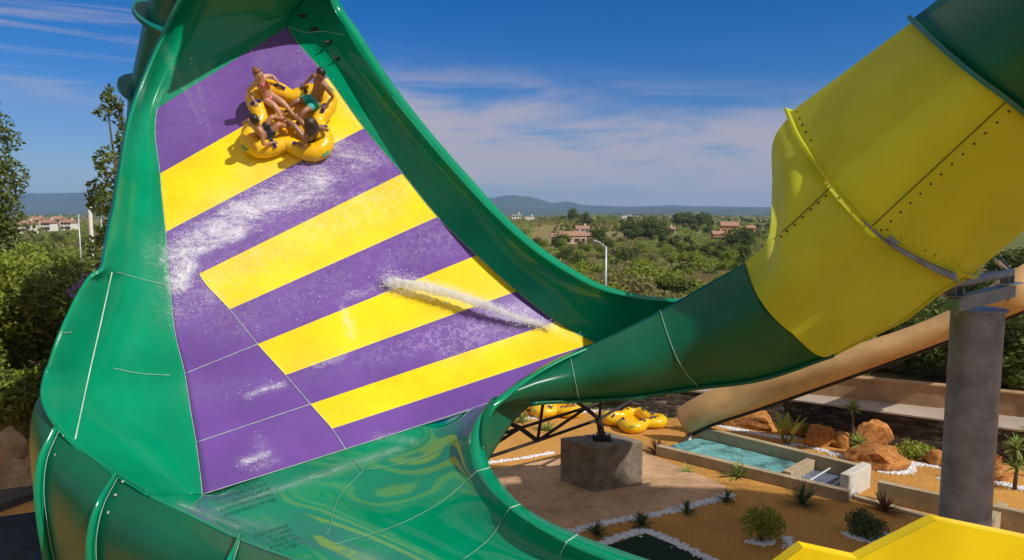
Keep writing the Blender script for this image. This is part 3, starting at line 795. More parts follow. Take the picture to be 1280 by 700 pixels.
# ------------------------------------------------------------------ rafts
def raft_profile(th): return .95 + .225 * math.cos(4 * th)
def make_raft(root):
    n, k = 128, 20
    rows = []
    for i in range(n):
        th = 2 * math.pi * i / n; r = raft_profile(th); rr = .225 + .035 * math.cos(4 * th)
        c = Vector((r * math.cos(th), r * math.sin(th), .24)); th2 = th + .01; r2 = raft_profile(th2)
        t = (Vector((r2 * math.cos(th2), r2 * math.sin(th2), .24)) - c).normalized(); out = t.cross(Vector((0, 0, 1)))
        puff = 1 + .02 * math.cos(40 * th)
        rows.append([c + rr * puff * (math.cos(2 * math.pi * j / k) * out + math.sin(2 * math.pi * j / k) * Vector((0, 0, 1.0))) for j in range(k)])
    rows.append(rows[0]); mb = MB(); mb.grid(rows, 0, True)
    out = [mb.build('outer_tube', 'raft_vinyl', root, True)]
    mb = MB(); rows = []
    for q in range(9):
        f = q / 8; rows.append([Vector((raft_profile(2 * math.pi * i / n) * f * math.cos(2 * math.pi * i / n), raft_profile(2 * math.pi * i / n) * f * math.sin(2 * math.pi * i / n), .10 + .03 * math.cos(f * 18) * (1 - f) + .05 * (f ** 2))) for i in range(n)])
    mb.grid(rows, 0, True); out.append(mb.build('raft_floor', 'raft_floor', root, True, None, .03))
    for q in range(4):
        a0 = math.pi / 2 * q
        for s_ in (-1, 1):
            th = a0 + s_ * .44; r = raft_profile(th); c = Vector((r * math.cos(th), r * math.sin(th), .46))
            tdir = Vector((-math.sin(th), math.cos(th), 0)); od = Vector((math.cos(th), math.sin(th), 0)); m = tdir * .5 + od * .85 * s_ * 0 + od * .4; m.normalize()
            mb = MB(); mb.tube([c - m * .10, c - m * .07 + Vector((0, 0, .06)), c + m * .07 + Vector((0, 0, .06)), c + m * .10], .028, 8)
            mb.box(c - m * .11 + Vector((0, 0, .005)), (.08, .08, .03), m.to_track_quat('X', 'Z').to_matrix()); mb.box(c + m * .11 + Vector((0, 0, .005)), (.08, .08, .03), m.to_track_quat('X', 'Z').to_matrix())
            mb.build('grab_handle', 'handle_navy', root, True, 50)
        th = a0; r = raft_profile(th) + .17
        mb = MB()
        for w in range(5):
            b = (w - 2) * .42; c = Vector((r * math.cos(th), r * math.sin(th), .415)); od = Vector((math.cos(th), math.sin(th), -.55)).normalized(); td = Vector((-math.sin(th), math.cos(th), 0))
            d_ = od * math.cos(b) + td * math.sin(b); e = od.cross(td) * .03
            nrm = td.cross(od) * .012
            s_ = d_.cross(nrm.normalized()) * .03
            mb.add([c + nrm, c + d_ * .08 + s_ + nrm, c + d_ * .16 + nrm, c + d_ * .08 - s_ + nrm], [(0, 1, 2, 3)])
        mb.build('leaf_print', 'print_green', root, False, None, .004)
def frame(origin, nrm, xhint):
    z = nrm.normalized(); x = (xhint - z * xhint.dot(z)).normalized(); y = z.cross(x)
    return Matrix(((x.x, y.x, z.x, origin.x), (x.y, y.y, z.y, origin.y), (x.z, y.z, z.z, origin.z), (0, 0, 0, 1)))
def sheet_d(u, v):
    k = np.argmin((flat[:, 0] - u) ** 2 + (flat[:, 1] - v) ** 2); return 1 / flat[k, 2]
ra, rb_, rc = at(330, 190, sheet_d(330, 190)), at(400, 150, sheet_d(400, 150)), at(340, 130, sheet_d(340, 130))
RN = (rb_ - ra).cross(rc - ra).normalized()
if RN.dot(CAM - ra) < 0: RN = -RN
RO = at(364, 158, sheet_d(364, 158))
RN = (RN * .85 + (CAM - RO).normalized() * .25).normalized()
RM = frame(RO + RN * .06, RN, Vector((1, .1, .35))) @ Matrix.Scale(1.0, 4)
raft = empty('raft', mat=RM, label='yellow cloverleaf raft carrying four people down the striped wall', cat='raft', group='yellow rafts')
make_raft(raft)
for ch in raft.children: pass
RAFT_TURN = R(26)
for ch in raft.children: ch.rotation_euler = (0, 0, RAFT_TURN)
for u, v, lab, rz in ((695, 515, 'empty yellow raft on the gravel farthest from the concrete block', .3), (792, 531, 'empty yellow raft lying beside the concrete block and pool end', .9), (668, 508, 'empty yellow raft half hidden behind the lattice support', .1)):
    c = copy_tree(raft); g = ground(u, v); c.matrix_world = Matrix.Translation(g) @ Matrix.Rotation(rz, 4, 'Z') @ Matrix.Scale(1.0, 4)
    c['label'] = lab

# ------------------------------------------------------------------ people
def skin_mesh(name, V, E, Rr, mat, parent, root=0, sub=2, smooth=True):
    me = bpy.data.meshes.new(name); me.from_pydata([tuple(v) for v in V], E, [])
    o = link(name, me, parent); me.materials.append(M(mat))
    sk = o.modifiers.new('skin', 'SKIN'); sk.use_smooth_shade = True; sk.branch_smoothing = .3
    layer = me.skin_vertices[0] if me.skin_vertices else None
    if layer is None:
        bm = bmesh.new(); bm.from_mesh(me); bm.verts.layers.skin.verify(); bm.to_mesh(me); bm.free(); layer = me.skin_vertices[0]
    for i, d in enumerate(layer.data):
        r = Rr[i]; d.radius = r if isinstance(r, tuple) else (r, r); d.use_root = (i == root)
    s = o.modifiers.new('sub', 'SUBSURF'); s.levels = sub; s.render_levels = sub
    return o
def person(mtx, label, skin, hair_mat, style, wear, pose, size=1.0):
    root = empty('person', mat=mtx @ Matrix.Scale(size, 4), label=label, cat='person', group='riders in the raft')
    V = []; E = []; Q = []
    def v(p, r, par=None):
        V.append(Vector(p)); Q.append(r); i = len(V) - 1
        if par is not None: E.append((par, i))
        return i
    lean = pose.get('lean', .30); tx = lambda z: .74 + (z - .30) * lean   # torso leans outward (+x)
    hip = v((.74, 0, .30), (.155, .125))
    waist = v((tx(.50) + .02, 0, .50), (.130, .10), hip)
    chest = v((tx(.70), 0, .70), (.165, .115), waist)
    neck0 = v((tx(.84), 0, .845), (.095, .08), chest)
    hx, hy = pose.get('head', (0, 0))
    neck = v((tx(.90) - .01, 0, .90), .056, neck0)
    hd = Vector((tx(.99) - .03 + hx, hy, 1.0))
    h1 = v(hd, (.082, .09), neck)
    h2 = v(hd + Vector((.01, 0, .09)), (.082, .095), h1)
    h3 = v(hd + Vector((.012, 0, .155)), (.05, .06), h2)
    nose = v(hd + Vector((-.085, 0, .03)), .018, h1); v(hd + Vector((-.115, 0, .015)), .013, nose)
    for s_ in (-1, 1): v(hd + Vector((.015, s_ * .098, .035)), .016, h1)
    sw = pose.get('shoulder', .19)
    for s_, (el, ha) in zip((-1, 1), pose['arms']):
        sh = v((tx(.80), s_ * sw, .80), .058, neck0)
        up = Vector((tx(.80), s_ * sw, .80)); e_ = Vector(el); h_ = Vector(ha)
        v2 = v(up.lerp(e_, .5), .047, sh); eb = v(e_, .038, v2); fm = v(e_.lerp(h_, .45), .036, eb); wr = v(h_, .025, fm)
        d_ = (h_ - e_).normalized(); pl = v(h_ + d_ * .055, (.036, .02), wr)
        sd = d_.cross(Vector((0, 0, 1))).normalized(); dn = Vector((0, 0, -1))
        for k, (o_, l_) in enumerate(((-.030, .055), (-.010, .068), (.010, .064), (.030, .05))):
            b = h_ + d_ * .085 + sd * o_
            i1 = v(b, .0095, pl); i2 = v(b + d_ * l_ * .6 + dn * .012, .0085, i1); v(b + d_ * l_ * .55 + dn * (.012 + l_ * .6), .0075, i2)
        b = h_ + d_ * .04 - sd * s_ * .035; i1 = v(b, .011, pl); v(b + d_ * .03 + dn * .035 - sd * s_ * .012, .009, i1)
    legs = pose['legs']
    for s_, (kn, an) in zip((-1, 1), legs):
        hj = v((.70, s_ * .095, .29), (.10, .09), hip); k_ = Vector(kn); a_ = Vector(an); h0 = Vector((.70, s_ * .095, .29))
        th = v(h0.lerp(k_, .45), .078, hj); kk = v(k_, .055, th); cf = v(k_.lerp(a_, .35), .056, kk); ak = v(a_, .034, cf)
        d_ = (a_ - k_).normalized(); fd = (Vector((-.35, 0, .9)) + d_ * .2).normalized()
        hl = v(a_ + d_ * .05, .033, ak); ft = v(a_ + d_ * .05 + fd * .10, (.04, .024), hl); v(a_ + d_ * .05 + fd * .18, (.034, .016), ft)
    skin_mesh('body', V, E, [tuple(x * 1.13 for x in q) if isinstance(q, tuple) else q * (1.16 if q > .03 else 1.0) for q in Q], skin, root, 0, 2)
    for s_ in (-1, 1):
        mb = MB(); vs, fs = ico(1); mb.add([x * .014 + hd + Vector((-.079, s_ * .034, .055)) for x in vs], fs); mb.build('eye', 'eye_dark', root, True)
    # mouth
    mb = MB(); mb.tube([hd + Vector((-.083, -.024, -.025)), hd + Vector((-.092, 0, -.028)), hd + Vector((-.083, .024, -.025))], .007, 6); mb.build('mouth', 'bikini_pink', root, True)
    # hair
    vs, fs = ico(3); mb = MB(); out = []
    for x in vs:
        n = mnoise.noise(x * 4.0 + Vector((size * 9, 3, 1))) * (.18 if style != 'short' else .06)
        r = 1 + n; p = Vector((x.x * .108, x.y * .106, x.z * .118)) * r * (1.42 if style == 'long' else 1)
        if style == 'short':
            if p.x < -.03 and p.z < .045: p.x = -.03 + (p.x + .03) * .2; p.z = max(p.z, -.02)
            if p.z < -.03: p.z = -.03 + (p.z + .03) * .3
        else:
            if p.x < -.045 and p.z < .06: p.x = -.045
            if p.z < 0 and p.x > -.05:
                L = {'long': 2.7, 'bob': 1.5, 'bun': .9}[style]
                p.z *= L; p.y *= 1 + (.35 if style == 'long' else .1) * min(1, -p.z / .2); p.x += -p.z * .12
        out.append(hd + Vector((.022, 0, .075)) + p)
    mb.add(out, fs); mb.build('hair', hair_mat, root, True)
    if style == 'bun':
        mb = MB(); vs, fs = ico(2); mb.add([x * .05 * (1 + .2 * mnoise.noise(x * 5)) + hd + Vector((.11, 0, .13)) for x in vs], fs); mb.build('hair_bun', hair_mat, root, True)
    # clothing: bands that follow the body, a little thicker than it
    if wear[0] == 'shorts':
        VV = [(.78, 0, .40), (.74, 0, .30)]; EE = [(0, 1)]; RR = [(.150, .125), (.170, .14)]
        for s_, (kn, an) in zip((-1, 1), legs):
            h0 = Vector((.70, s_ * .095, .29)); k_ = Vector(kn); b = len(VV)
            VV += [h0, h0.lerp(k_, .4), h0.lerp(k_, .68)]; RR += [(.115, .10), .10, .088]; EE += [(1, b), (b, b + 1), (b + 1, b + 2)]
        skin_mesh('swim_shorts', VV, EE, [tuple(x * 1.1 for x in q) if isinstance(q, tuple) else q * 1.1 for q in RR], wear[1], root, 1, 2)
    else:
        VV = [(.77, 0, .37), (.74, 0, .30), (.70, -.08, .28), (.70, .08, .28)]
        skin_mesh('bikini_bottom', VV, [(0, 1), (1, 2), (1, 3)], [(.165, .125), (.19, .153), (.122, .11), (.122, .11)], wear[1], root, 1, 2)
        z = .70
        VV = [(tx(z) - .03, -.085, z), (tx(z) - .03, 0, z - .01), (tx(z) - .03, .085, z)]
        skin_mesh('bikini_top', VV, [(0, 1), (1, 2)], [(.105, .14), (.085, .12), (.105, .14)], wear[1], root, 1, 2)
    return root
def arms(lx, ly, rx, ry, ez=.55, hz=.56):
    return [((lx + .16, -ly + .02, ez), (lx, -ly, hz)), ((rx + .16, ry - .02, ez), (rx, ry, hz))]
def legs(kx, ky, kz, fx, fy, fz):
    return [((kx, -ky, kz), (fx, -fy, fz)), ((kx + .03, ky, kz), (fx + .03, fy, fz))]
def seat(q): return RM @ Matrix.Rotation(RAFT_TURN + q * math.pi / 2, 4, 'Z')
person(seat(0), 'man in turquoise swim shorts leaning back at the top of the raft', 'skin_brown', 'hair_dark', 'short', ('shorts', 'shorts_aqua'),
       dict(lean=.42, head=(-.02, .02), shoulder=.215, arms=[((.98, -.35, .60), (.755, -.37, .475)), ((.98, .35, .60), (.755, .37, .475))], legs=legs(.30, .16, .46, .06, .20, .26)), 1.16)
person(seat(1), 'woman in a pink bikini with pinned-up fair hair holding both raft handles', 'skin_fair', 'hair_blond', 'bun', ('bikini', 'bikini_pink'),
       dict(lean=.34, head=(-.03, .02), shoulder=.17, arms=[((.98, -.35, .60), (.755, -.37, .475)), ((.98, .35, .60), (.755, .37, .475))], legs=legs(.32, .10, .50, .04, .14, .28)), 1.1)
person(seat(2), 'dark-haired rider seen from behind with knees drawn up in the raft', 'skin_tan', 'hair_dark', 'bob', ('shorts', 'shorts_dark'),
       dict(lean=.22, head=(-.05, 0), shoulder=.19, arms=[((.98, -.35, .60), (.755, -.37, .475)), ((.98, .35, .60), (.755, .37, .475))], legs=legs(.36, .12, .56, .14, .12, .26)), 1.12)
person(seat(3), 'woman with long curly brown hair seen from behind in the raft', 'skin_brown', 'hair_brown', 'long', ('bikini', 'bikini_teal'),
       dict(lean=.22, head=(-.04, 0), shoulder=.17, arms=[((.98, -.35, .60), (.755, -.37, .475)), ((.98, .35, .60), (.755, .37, .475))], legs=legs(.30, .10, .46, -.06, .10, .30)), 1.1)

# ------------------------------------------------------------------ setting: garden
def flat_poly(name, pts, z, mat, kind='structure', thick=0):
    mb = MB()
    if thick: mb.prism([(p[0], p[1]) for p in pts], z - thick, z)
    else: mb.add([(p[0], p[1], z) for p in pts], [tuple(range(len(pts)))])
    o = mb.build(name, mat); o['kind'] = kind; return o
def th(x, y):
    """terrain height"""
    r = math.hypot(x, y)
    h = 0.0
    k = min(1, max(0, (r - 55) / 60)); h += -1.5 * k
    if r > 90:
        w = min(1, (r - 90) / 250)
        h += w * 3.0 * mnoise.noise(Vector((x * .006, y * .006, 1.3)))
        w2 = min(1, max(0, (r - 250) / 500)); 
        h += w2 * (2 + 4.5 * mnoise.noise(Vector((x * .0028, y * .0028, 5.1))))
        w3 = min(1, max(0, (r - 1000) / 2500)); h += w3 * 12 * mnoise.noise(Vector((x * .0012, y * .0012, 9.1)))
        h += 5.0 * math.exp(-((x - 30) / 120) ** 2 - ((y - 480) / 120) ** 2)
    return h
xs = sorted(set([-s * (6 * (1.17 ** i) - 6) for i in range(46) for s in (1, -1)])); xs = [x for x in xs if abs(x) < 7200]
ys = [-60, -30, -12] + [6 * (1.13 ** i) - 6 for i in range(60) if 6 * (1.13 ** i) - 6 < 7200]
mb = MB(); mb.grid([[Vector((x, y, th(x, y))) for x in xs] for y in ys])
o = mb.build('ground', ['gravel', 'terrain_fields'], None, True)
me = o.data
me.polygons.foreach_set('material_index', [0 if (-26 < p.center.x < 42 and p.center.y < 31 + .0 * p.center.x) else 1 for p in me.polygons])
o['kind'] = 'structure'

# hills on the horizon
def hills(name, d, prof, base, seed, mat='hill_scrub'):
    mb = MB(); rows = []
    us = [p[0] for p in prof]; hs = [p[1] for p in prof]
    for k in range(7):
        f = k / 6; row = []
        for u in np.arange(-500, 1800, 9.0):
            a = math.atan((u - 640) / F_PX); dd = d * (1 + .35 * f)
            px = np.interp(u, us, hs); hgt = (HZ - px) / F_PX * d + 9 - base
            hgt = hgt * math.sin(min(1, f * 1.35 + .0) * math.pi / 2) if f > 0 else 0
            hgt *= 1 + .10 * mnoise.noise(Vector((u * .03, f * 3, seed))) + .05 * mnoise.noise(Vector((u * .11, f * 6, seed)))
            row.append(Vector((dd * math.tan(a), dd, base + hgt)))
        rows.append(row)
    rows.append([Vector((p.x * 1.2, p.y * 1.2, base)) for p in rows[-1]])
    mb.grid(rows); o = mb.build(name, mat, None, True); o['kind'] = 'structure'
hills('hills', 5200, [(-500, 245), (0, 236), (60, 236), (130, 233), (250, 238), (420, 250), (560, 252), (600, 243), (640, 238), (662, 240), (690, 251), (708, 247), (730, 254), (790, 256), (830, 254), (900, 256), (960, 257), (1100, 262), (1400, 258), (1800, 255)], -10, 2.0)
hills('hills', 3900, [(-500, 262), (0, 262), (130, 258), (300, 262), (560, 259), (640, 257), (700, 260), (760, 264), (828, 257), (880, 260), (960, 259), (1000, 261), (1300, 262), (1800, 262)], -10, 7.0)

# pad, turf, water, terrace
flat_poly('concrete_pad', [ground(*p) for p in ((520, 610), (610, 588), (690, 574), (803, 565), (905, 606), (916, 619), (850, 636), (720, 668), (620, 700), (480, 700))], .02, 'pad_concrete', thick=.1)
flat_poly('turf', [ground(*p) for p in ((755, 684), (806, 668), (842, 682), (890, 702), (900, 730), (760, 740))], .03, 'turf_green', thick=.06)
flat_poly('water', [ground(*p) for p in ((-160, 690), (-60, 655), (46, 640), (120, 650), (140, 760), (-160, 800))], .02, 'dark_water')
flat_poly('kerb', [ground(*p) for p in ((-160, 668), (-60, 640), (52, 604), (60, 618), (-60, 662), (-160, 690))], .25, 'kerb_dark', thick=.3)

# terrace behind the dark stone wall
WZ = 1.25
wall_line = [ground(790, 488, WZ), ground(850, 488, WZ), ground(985, 500, WZ), ground(1187, 527, WZ), ground(1285, 540, WZ), ground(1420, 560, WZ)]
back = [Vector((60, 40, 0)), Vector((70, 110, 0)), Vector((6, 90, 0)), Vector((4, 36, 0))]
mb = MB(); mb.prism([(p.x, p.y) for p in reversed(wall_line + back)], -.2, WZ - .02)
o = mb.build('terrace', 'hedge_soil'); o['kind'] = 'structure'
def wall_along(name, pts, t, z0, z1, mat, label, cat, cap=None, capmat='coping', away=1):
    root = empty(name, pts[0], label=label, cat=cat)
    mb = MB(); cp = MB()
    L = [Vector((p.x, p.y, 0)) for p in pts]; nrm = []
    for i in range(len(L)):
        d = (L[min(i + 1, len(L) - 1)] - L[max(i - 1, 0)]).normalized(); nrm.append(Vector((-d.y, d.x, 0)) * away)
    def run(m, a, b, y0, y1):
        rows = [[p + n * a + Vector((0, 0, y0)) for p, n in zip(L, nrm)], [p + n * a + Vector((0, 0, y1)) for p, n in zip(L, nrm)], [p + n * b + Vector((0, 0, y1)) for p, n in zip(L, nrm)], [p + n * b + Vector((0, 0, y0)) for p, n in zip(L, nrm)]]
        m.grid(rows + [rows[0]])
        m.add([r[0] for r in rows], [(0, 1, 2, 3)]); m.add([r[-1] for r in rows], [(3, 2, 1, 0)])
    run(mb, -.005, t, z0, z1); o = mb.build('wall_body', mat, root); o.matrix_parent_inverse = Matrix.Translation(pts[0]).inverted()
    if cap:
        run(cp, -.06, cap, z1 + .002, z1 + .07); o = cp.build('coping', capmat, root); o.matrix_parent_inverse = Matrix.Translation(pts[0]).inverted()
    return root
wall_along('stone_wall', wall_line, .3, -.1, WZ - .01, 'stone_wall_dark', 'dark rough stone retaining wall behind the boulders', 'wall', .45, 'terrace_path', 1)
bl = [ground(1010, 492, WZ), ground(1187, 511, WZ), ground(1285, 522, WZ), ground(1420, 540, WZ)]
bl = [ground(930, 484, WZ)] + bl
wall_along('garden_wall', bl, .35, WZ - .05, WZ + .85, 'beige_wall', 'low beige rendered wall along the upper terrace path', 'wall', .42, 'beige_wall', 1)
flat_poly('path', [wall_line[1] + Vector((.2, .5, 0)), wall_line[2] + Vector((.2, .45, 0)), wall_line[3] + Vector((.2, .42, 0)), wall_line[4] + Vector((.2, .4, 0)), bl[3], bl[2], bl[1], bl[0]], WZ - .012, 'terrace_path')

# pool channel
pool = empty('pool_channel', ground(960, 580), label='narrow concrete splash pool with pale turquoise water under the brown slide', cat='pool')
def pfix(o, e): o.matrix_parent_inverse = Matrix.Translation(e.location).inverted(); return o
n0, n1 = ground(822, 556, .38), ground(1062, 613, .38); f0, f1 = ground(876, 533, .62), ground(1088, 584, .62)
for q_ in (n0, n1, f0, f1): q_.z = 0
def wbox(mb, a, b, t, z0, z1):
    a = Vector((a.x, a.y, 0)); b = Vector((b.x, b.y, 0))
    d = (b - a); L = d.length; d.normalize(); n = Vector((-d.y, d.x, 0))
    mb.add([a - n * t / 2 + Vector((0, 0, z0)), b - n * t / 2 + Vector((0, 0, z0)), b + n * t / 2 + Vector((0, 0, z0)), a + n * t / 2 + Vector((0, 0, z0)),
            a - n * t / 2 + Vector((0, 0, z1)), b - n * t / 2 + Vector((0, 0, z1)), b + n * t / 2 + Vector((0, 0, z1)), a + n * t / 2 + Vector((0, 0, z1))],
           [(3, 2, 1, 0), (4, 5, 6, 7), (0, 1, 5, 4), (1, 2, 6, 5), (2, 3, 7, 6), (3, 0, 4, 7)])
PH = .62
for nm, a, b in (('near_wall', n0, n1), ('far_wall', f0, f1)):
    mb = MB(); wbox(mb, a, b, .26, -.05, PH if nm == 'far_wall' else .38); pfix(mb.build(nm, 'coping', pool, bevel=.015), pool)
dN = (n1 - n0).normalized()
mb = MB(); wbox(mb, n1 - dN * .14 + Vector((.05, .15, 0)), f1 - dN * .14 - Vector((.05, .15, 0)), .28, -.05, PH + .18); pfix(mb.build('end_wall', 'tiles_white', pool, bevel=.015), pool)
k0 = n0.lerp(n1, .70); k1 = f0.lerp(f1, .70)
mb = MB(); wbox(mb, k0 + (k1 - k0).normalized() * .15, k1 - (k1 - k0).normalized() * .15, .3, -.05, .46); pfix(mb.build('weir_wall', 'coping', pool, bevel=.015), pool)
mb = MB(); mb.add([n0 + Vector((0, 0, .2)), k0 + Vector((0, 0, .2)), k1 + Vector((0, 0, .2)), f0 + Vector((0, 0, .2))], [(0, 1, 2, 3)]); pfix(mb.build('pool_water', 'pool_water', pool), pool)
mb = MB(); mb.add([k0 + Vector((0, 0, .12)), n1 + Vector((0, 0, .12)), f1 + Vector((0, 0, .12)), k1 + Vector((0, 0, .12))], [(0, 1, 2, 3)]); pfix(mb.build('catch_basin', 'steel_galv', pool), pool)
for t in (.35, .7):
    a = k0.lerp(n1, t) + Vector((0, 0, .3)); b = k1.lerp(f1, t) + Vector((0, 0, .3)); mb = MB(); mb.tube([a, b], .03, 6); pfix(mb.build('grate_bar', 'white_metal', pool), pool)
# dry channel running on to the right
ch = empty('drain_channel', ground(1180, 640), label='dry concrete channel running from the pool end behind the steel column', cat='channel')
for nm, a, b, z in (('far_wall', ground(1098, 601, .62), ground(1420, 669, .62), .62), ('near_wall', ground(1064, 622), ground(1300, 690), .12)):
    mb = MB(); wbox(mb, a, b, .22, -.05, z); pfix(mb.build(nm, 'coping', ch, bevel=.012), ch)
mb = MB(); wbox(mb, ground(1252, 648), ground(1232, 676), .25, -.05, .5); pfix(mb.build('cross_wall', 'coping', ch, bevel=.012), ch)

# concrete block with its post
blk_c = (ground(701, 603) + ground(802, 605)) / 2
fr = ground(742, 616); lf = ground(700, 601); rt = ground(803, 606)
e1 = (lf - fr); e2 = (rt - fr)
BH = 1.5
block = empty('concrete_block', fr + (e1 + e2) / 2, label='square weathered concrete footing block under the lattice support', cat='concrete block')
mb = MB(); q = [fr, rt, rt + e1, lf]
mb.prism([(p.x, p.y) for p in q], 0, BH); pfix(mb.build('block_body', 'concrete_grey', block, bevel=.03), block)
bc = fr + (e1 + e2) * .52
mb = MB(); mb.box(bc + Vector((0, 0, BH + .02)), (.62, .62, .04)); 
mb.tube([bc + Vector((0, 0, BH + .04)), bc + Vector((0, 0, BH + .10))], .24, 16); pfix(mb.build('base_plate', 'steel_dark', block), block)
for k in range(6):
    a = k * math.pi / 3; p = bc + Vector((.27 * math.cos(a), .27 * math.sin(a), BH + .04)); mb = MB(); mb.tube([p, p + Vector((0, 0, .14))], .025, 6); pfix(mb.build('anchor_bolt', 'steel_dark', block), block)

# lattice support
tr = empty('lattice_support', bc + Vector((0, 0, BH + .1)), label='dark steel lattice frame carrying the green entry channel on one post', cat='support frame')
def bar(a, b, r=.055, name='strut'):
    mb = MB(); mb.tube([a, b], r, 8); return pfix(mb.build(name, 'steel_dark', tr, True, 40), tr)
top = at(749, 524, (bc - CAM).dot(FW))
bar(bc + Vector((0, 0, BH + .08)), top, .12, 'post')
D = (bc - CAM).dot(FW)
bar(top, at(732, 510, D - .6), .075); bar(at(732, 510, D - .6), at(712, 497, D - 1.4), .06)
# girder lines (top chord, bottom chord) and diagonals, running left below the channel
def J(u, v, d): return at(u, v, d)
a1, a2, a3, a4 = J(734, 509, D - .3), J(650, 535, D - 1.2), J(606, 549, D - 1.8), J(800, 487, D + .3)
b1, b2, b3 = J(749, 524, D), J(672, 551, D - .9), J(606, 573, D - 1.8)
bar(a4, a1); bar(a1, a2); bar(a2, a3); bar(b1, b2); bar(b2, b3)
bar(b1, J(806, 490, D + .9)); bar(a2, J(618, 520, D - 2.4), .08); bar(a2, b2, .075)
bar(b2, a1); bar(b3 + Vector((0, 0, .25)), a2); bar(b2, J(679, 502, D - 1.6)); bar(b1, J(752, 494, D - .8)); bar(J(806, 490, D + .9), J(735, 509, D - .3) + Vector((0, 0, -.02)))
for u in (639, 648):
    mb = MB(); mb.box(at(u, 515, D - 2.2), (.14, .04, .32)); pfix(mb.build('hanger_plate', 'steel_galv', tr), tr)

# brown open slide coming down to the pool
bs = empty('brown_slide', ground(860, 545), label='sun-bleached brown open slide running down to the splash pool', cat='water slide')
E = []
for (tu, tv), (bu, bv), d in (((846, 512), (864, 540), 27.6), ((868, 499), (884, 530), 27.2), ((916, 477), (940, 511), 26.6), ((1042, 441), (1062, 468), 25.0), ((1195, 385), (1212, 412), 23.6), ((1290, 326), (1305, 374), 22.6), ((1345, 300), (1360, 344), 23.6), ((1420, 288), (1432, 326), 26.5)):
    mu, mvv = (tu + bu) / 2 - 4, (tv + bv) / 2 + 3
    E.append([(tu, tv, d), (mu, mvv, d - .25), (bu, bv, d), (bu + 9, bv - 8, d + .6), (tu + 14, tv + 4 - 9, d + 1.15)])
A_bs = patch(E, 8, 6)
pfix(shell('slide_trough', A_bs, 'brown_slide', bs, None, None, .06), bs)
def edge_tube(pts, r, name, mat, e):
    mb = MB(); mb.tube([at(*p) for p in pts], r, 8); return pfix(mb.build(name, mat, e, True), e)
edge_tube(colline(A_bs, 0, 0, 48), .05, 'top_edge', 'brown_slide', bs)
edge_tube([(p[0] + 2, p[1] + 3, p[2]) for p in colline(A_bs, 12, 0, 48)], .07, 'under_rail', 'steel_dark', bs)
for r in (16, 26, 36): edge_tube(rowline(A_bs, r, 0, 12), .03, 'joint_flange', 'brown_slide', bs)
a = at(864, 541, 27.5); 
mb = MB(); mb.tube([at(845, 560, 27.2), a, at(900, 528, 27.0)], .05, 6); pfix(mb.build('support_rail', 'steel_dark', bs), bs)
mb = MB(); mb.tube([at(866, 541, 27.8), ground(856, 562)], .05, 6); mb.tube([at(880, 535, 28.4), ground(872, 552)], .05, 6); pfix(mb.build('support_leg', 'white_metal', bs), bs)

# big steel column and its saddle
pc = ground(1208, 762); pc.z = 0
Dp = 16.0
ptop = at(1222, 388, Dp); pc = Vector((ptop.x, ptop.y, 0))
colm = empty('steel_column', pc, label='thick galvanised steel column holding the yellow tube', cat='column')
mb = MB(); mb.tube([pc, pc + Vector((0, 0, ptop.z))], .53, 48); pfix(mb.build('shaft', 'steel_galv', colm, True, 40), colm)
mb = MB(); mb.tube([ptop + Vector((0, 0, .0)), ptop + Vector((0, 0, .05))], .60, 32); pfix(mb.build('cap_plate', 'steel_galv', colm, True, 40), colm)
def beam(a, b, w, h, name, mat):
    d = (b - a); q = d.to_track_quat('X', 'Z').to_matrix(); mb = MB(); mb.box((a + b) / 2, (d.length, w, h), q); return pfix(mb.build(name, mat, colm, bevel=.01), colm)
ba, bb = at(1192, 380, Dp - .9), at(1262, 363, Dp + .3)
beam(ba, bb, .26, .30, 'saddle_beam', 'steel_galv')
dq = (bb - ba).normalized()
beam(ba - dq * .03, ba - dq * .003, .25, .27, 'end_plate', 'beam_green')
beam(ba - dq * .08 + Vector((0, 0, .17)), ba + dq * .5 + Vector((0, 0, .17)), .40, .03, 'top_plate', 'steel_galv')
beam(bb - dq * .35 + Vector((0, 0, .17)), bb + dq * .18 + Vector((0, 0, .17)), .42, .03, 'top_plate', 'white_metal')
beam(bb + dq * .003, bb + dq * .06, .25, .29, 'end_plate', 'white_metal')
ra_, rb2 = at(1186, 356, Dp - .9), at(1262, 341, Dp + .3)
mb = MB(); mb.tube([ra_, rb2], .105, 16); pfix(mb.build('cross_tube', 'steel_galv', colm, True, 40), colm)
mb = MB(); mb.tube([ra_ - dq * .06, ra_ - dq * .003], .115, 16); pfix(mb.build('tube_cap', 'beam_green', colm, True, 40), colm)
for p in (ra_ + dq * .12, ra_ + dq * .42, rb2 - dq * .2, rb2 + dq * .02):
    beam(p + Vector((0, 0, -.10)) - dq * .02, p + Vector((0, 0, -.10)) + dq * .02, .20, .34, 'gusset', 'steel_galv')
# strap running up along the tube joint, and two short braces
st = [(u + 3, v + 5, d - .10) for u, v, d in K2]
Pst = [at(*p) for p in st[2:6]]
mb = MB(); mb.grid([[p for p in spaced(Pst, 20, .0, 1)], [p + Vector((.02, -.05, -.14)) * (.25 + 1.2 * i / 19) for i, p in enumerate(spaced(Pst, 20, 0, 1))]]); pfix(mb.build('saddle_strap', 'steel_galv', colm, True, None, .02), colm)
beam(ra_, at(1112, 298, 13.1), .05, .12, 'brace', 'steel_galv')
beam(rb2, at(1246, 326, Dp + .1), .10, .06, 'brace', 'white_metal'); beam(rb2 + dq * .12, at(1250, 322, Dp + .6), .05, .06, 'brace', 'steel_galv')
for p in (ba + dq * .1, bb - dq * .05, ptop + Vector((.1, -.5, .05)), ptop + Vector((.3, -.42, .05))):
    mb = MB(); mb.tube([p + Vector((0, 0, -.24)), p + Vector((0, 0, .02))], .03, 6); pfix(mb.build('bolt', 'steel_galv', colm), colm)

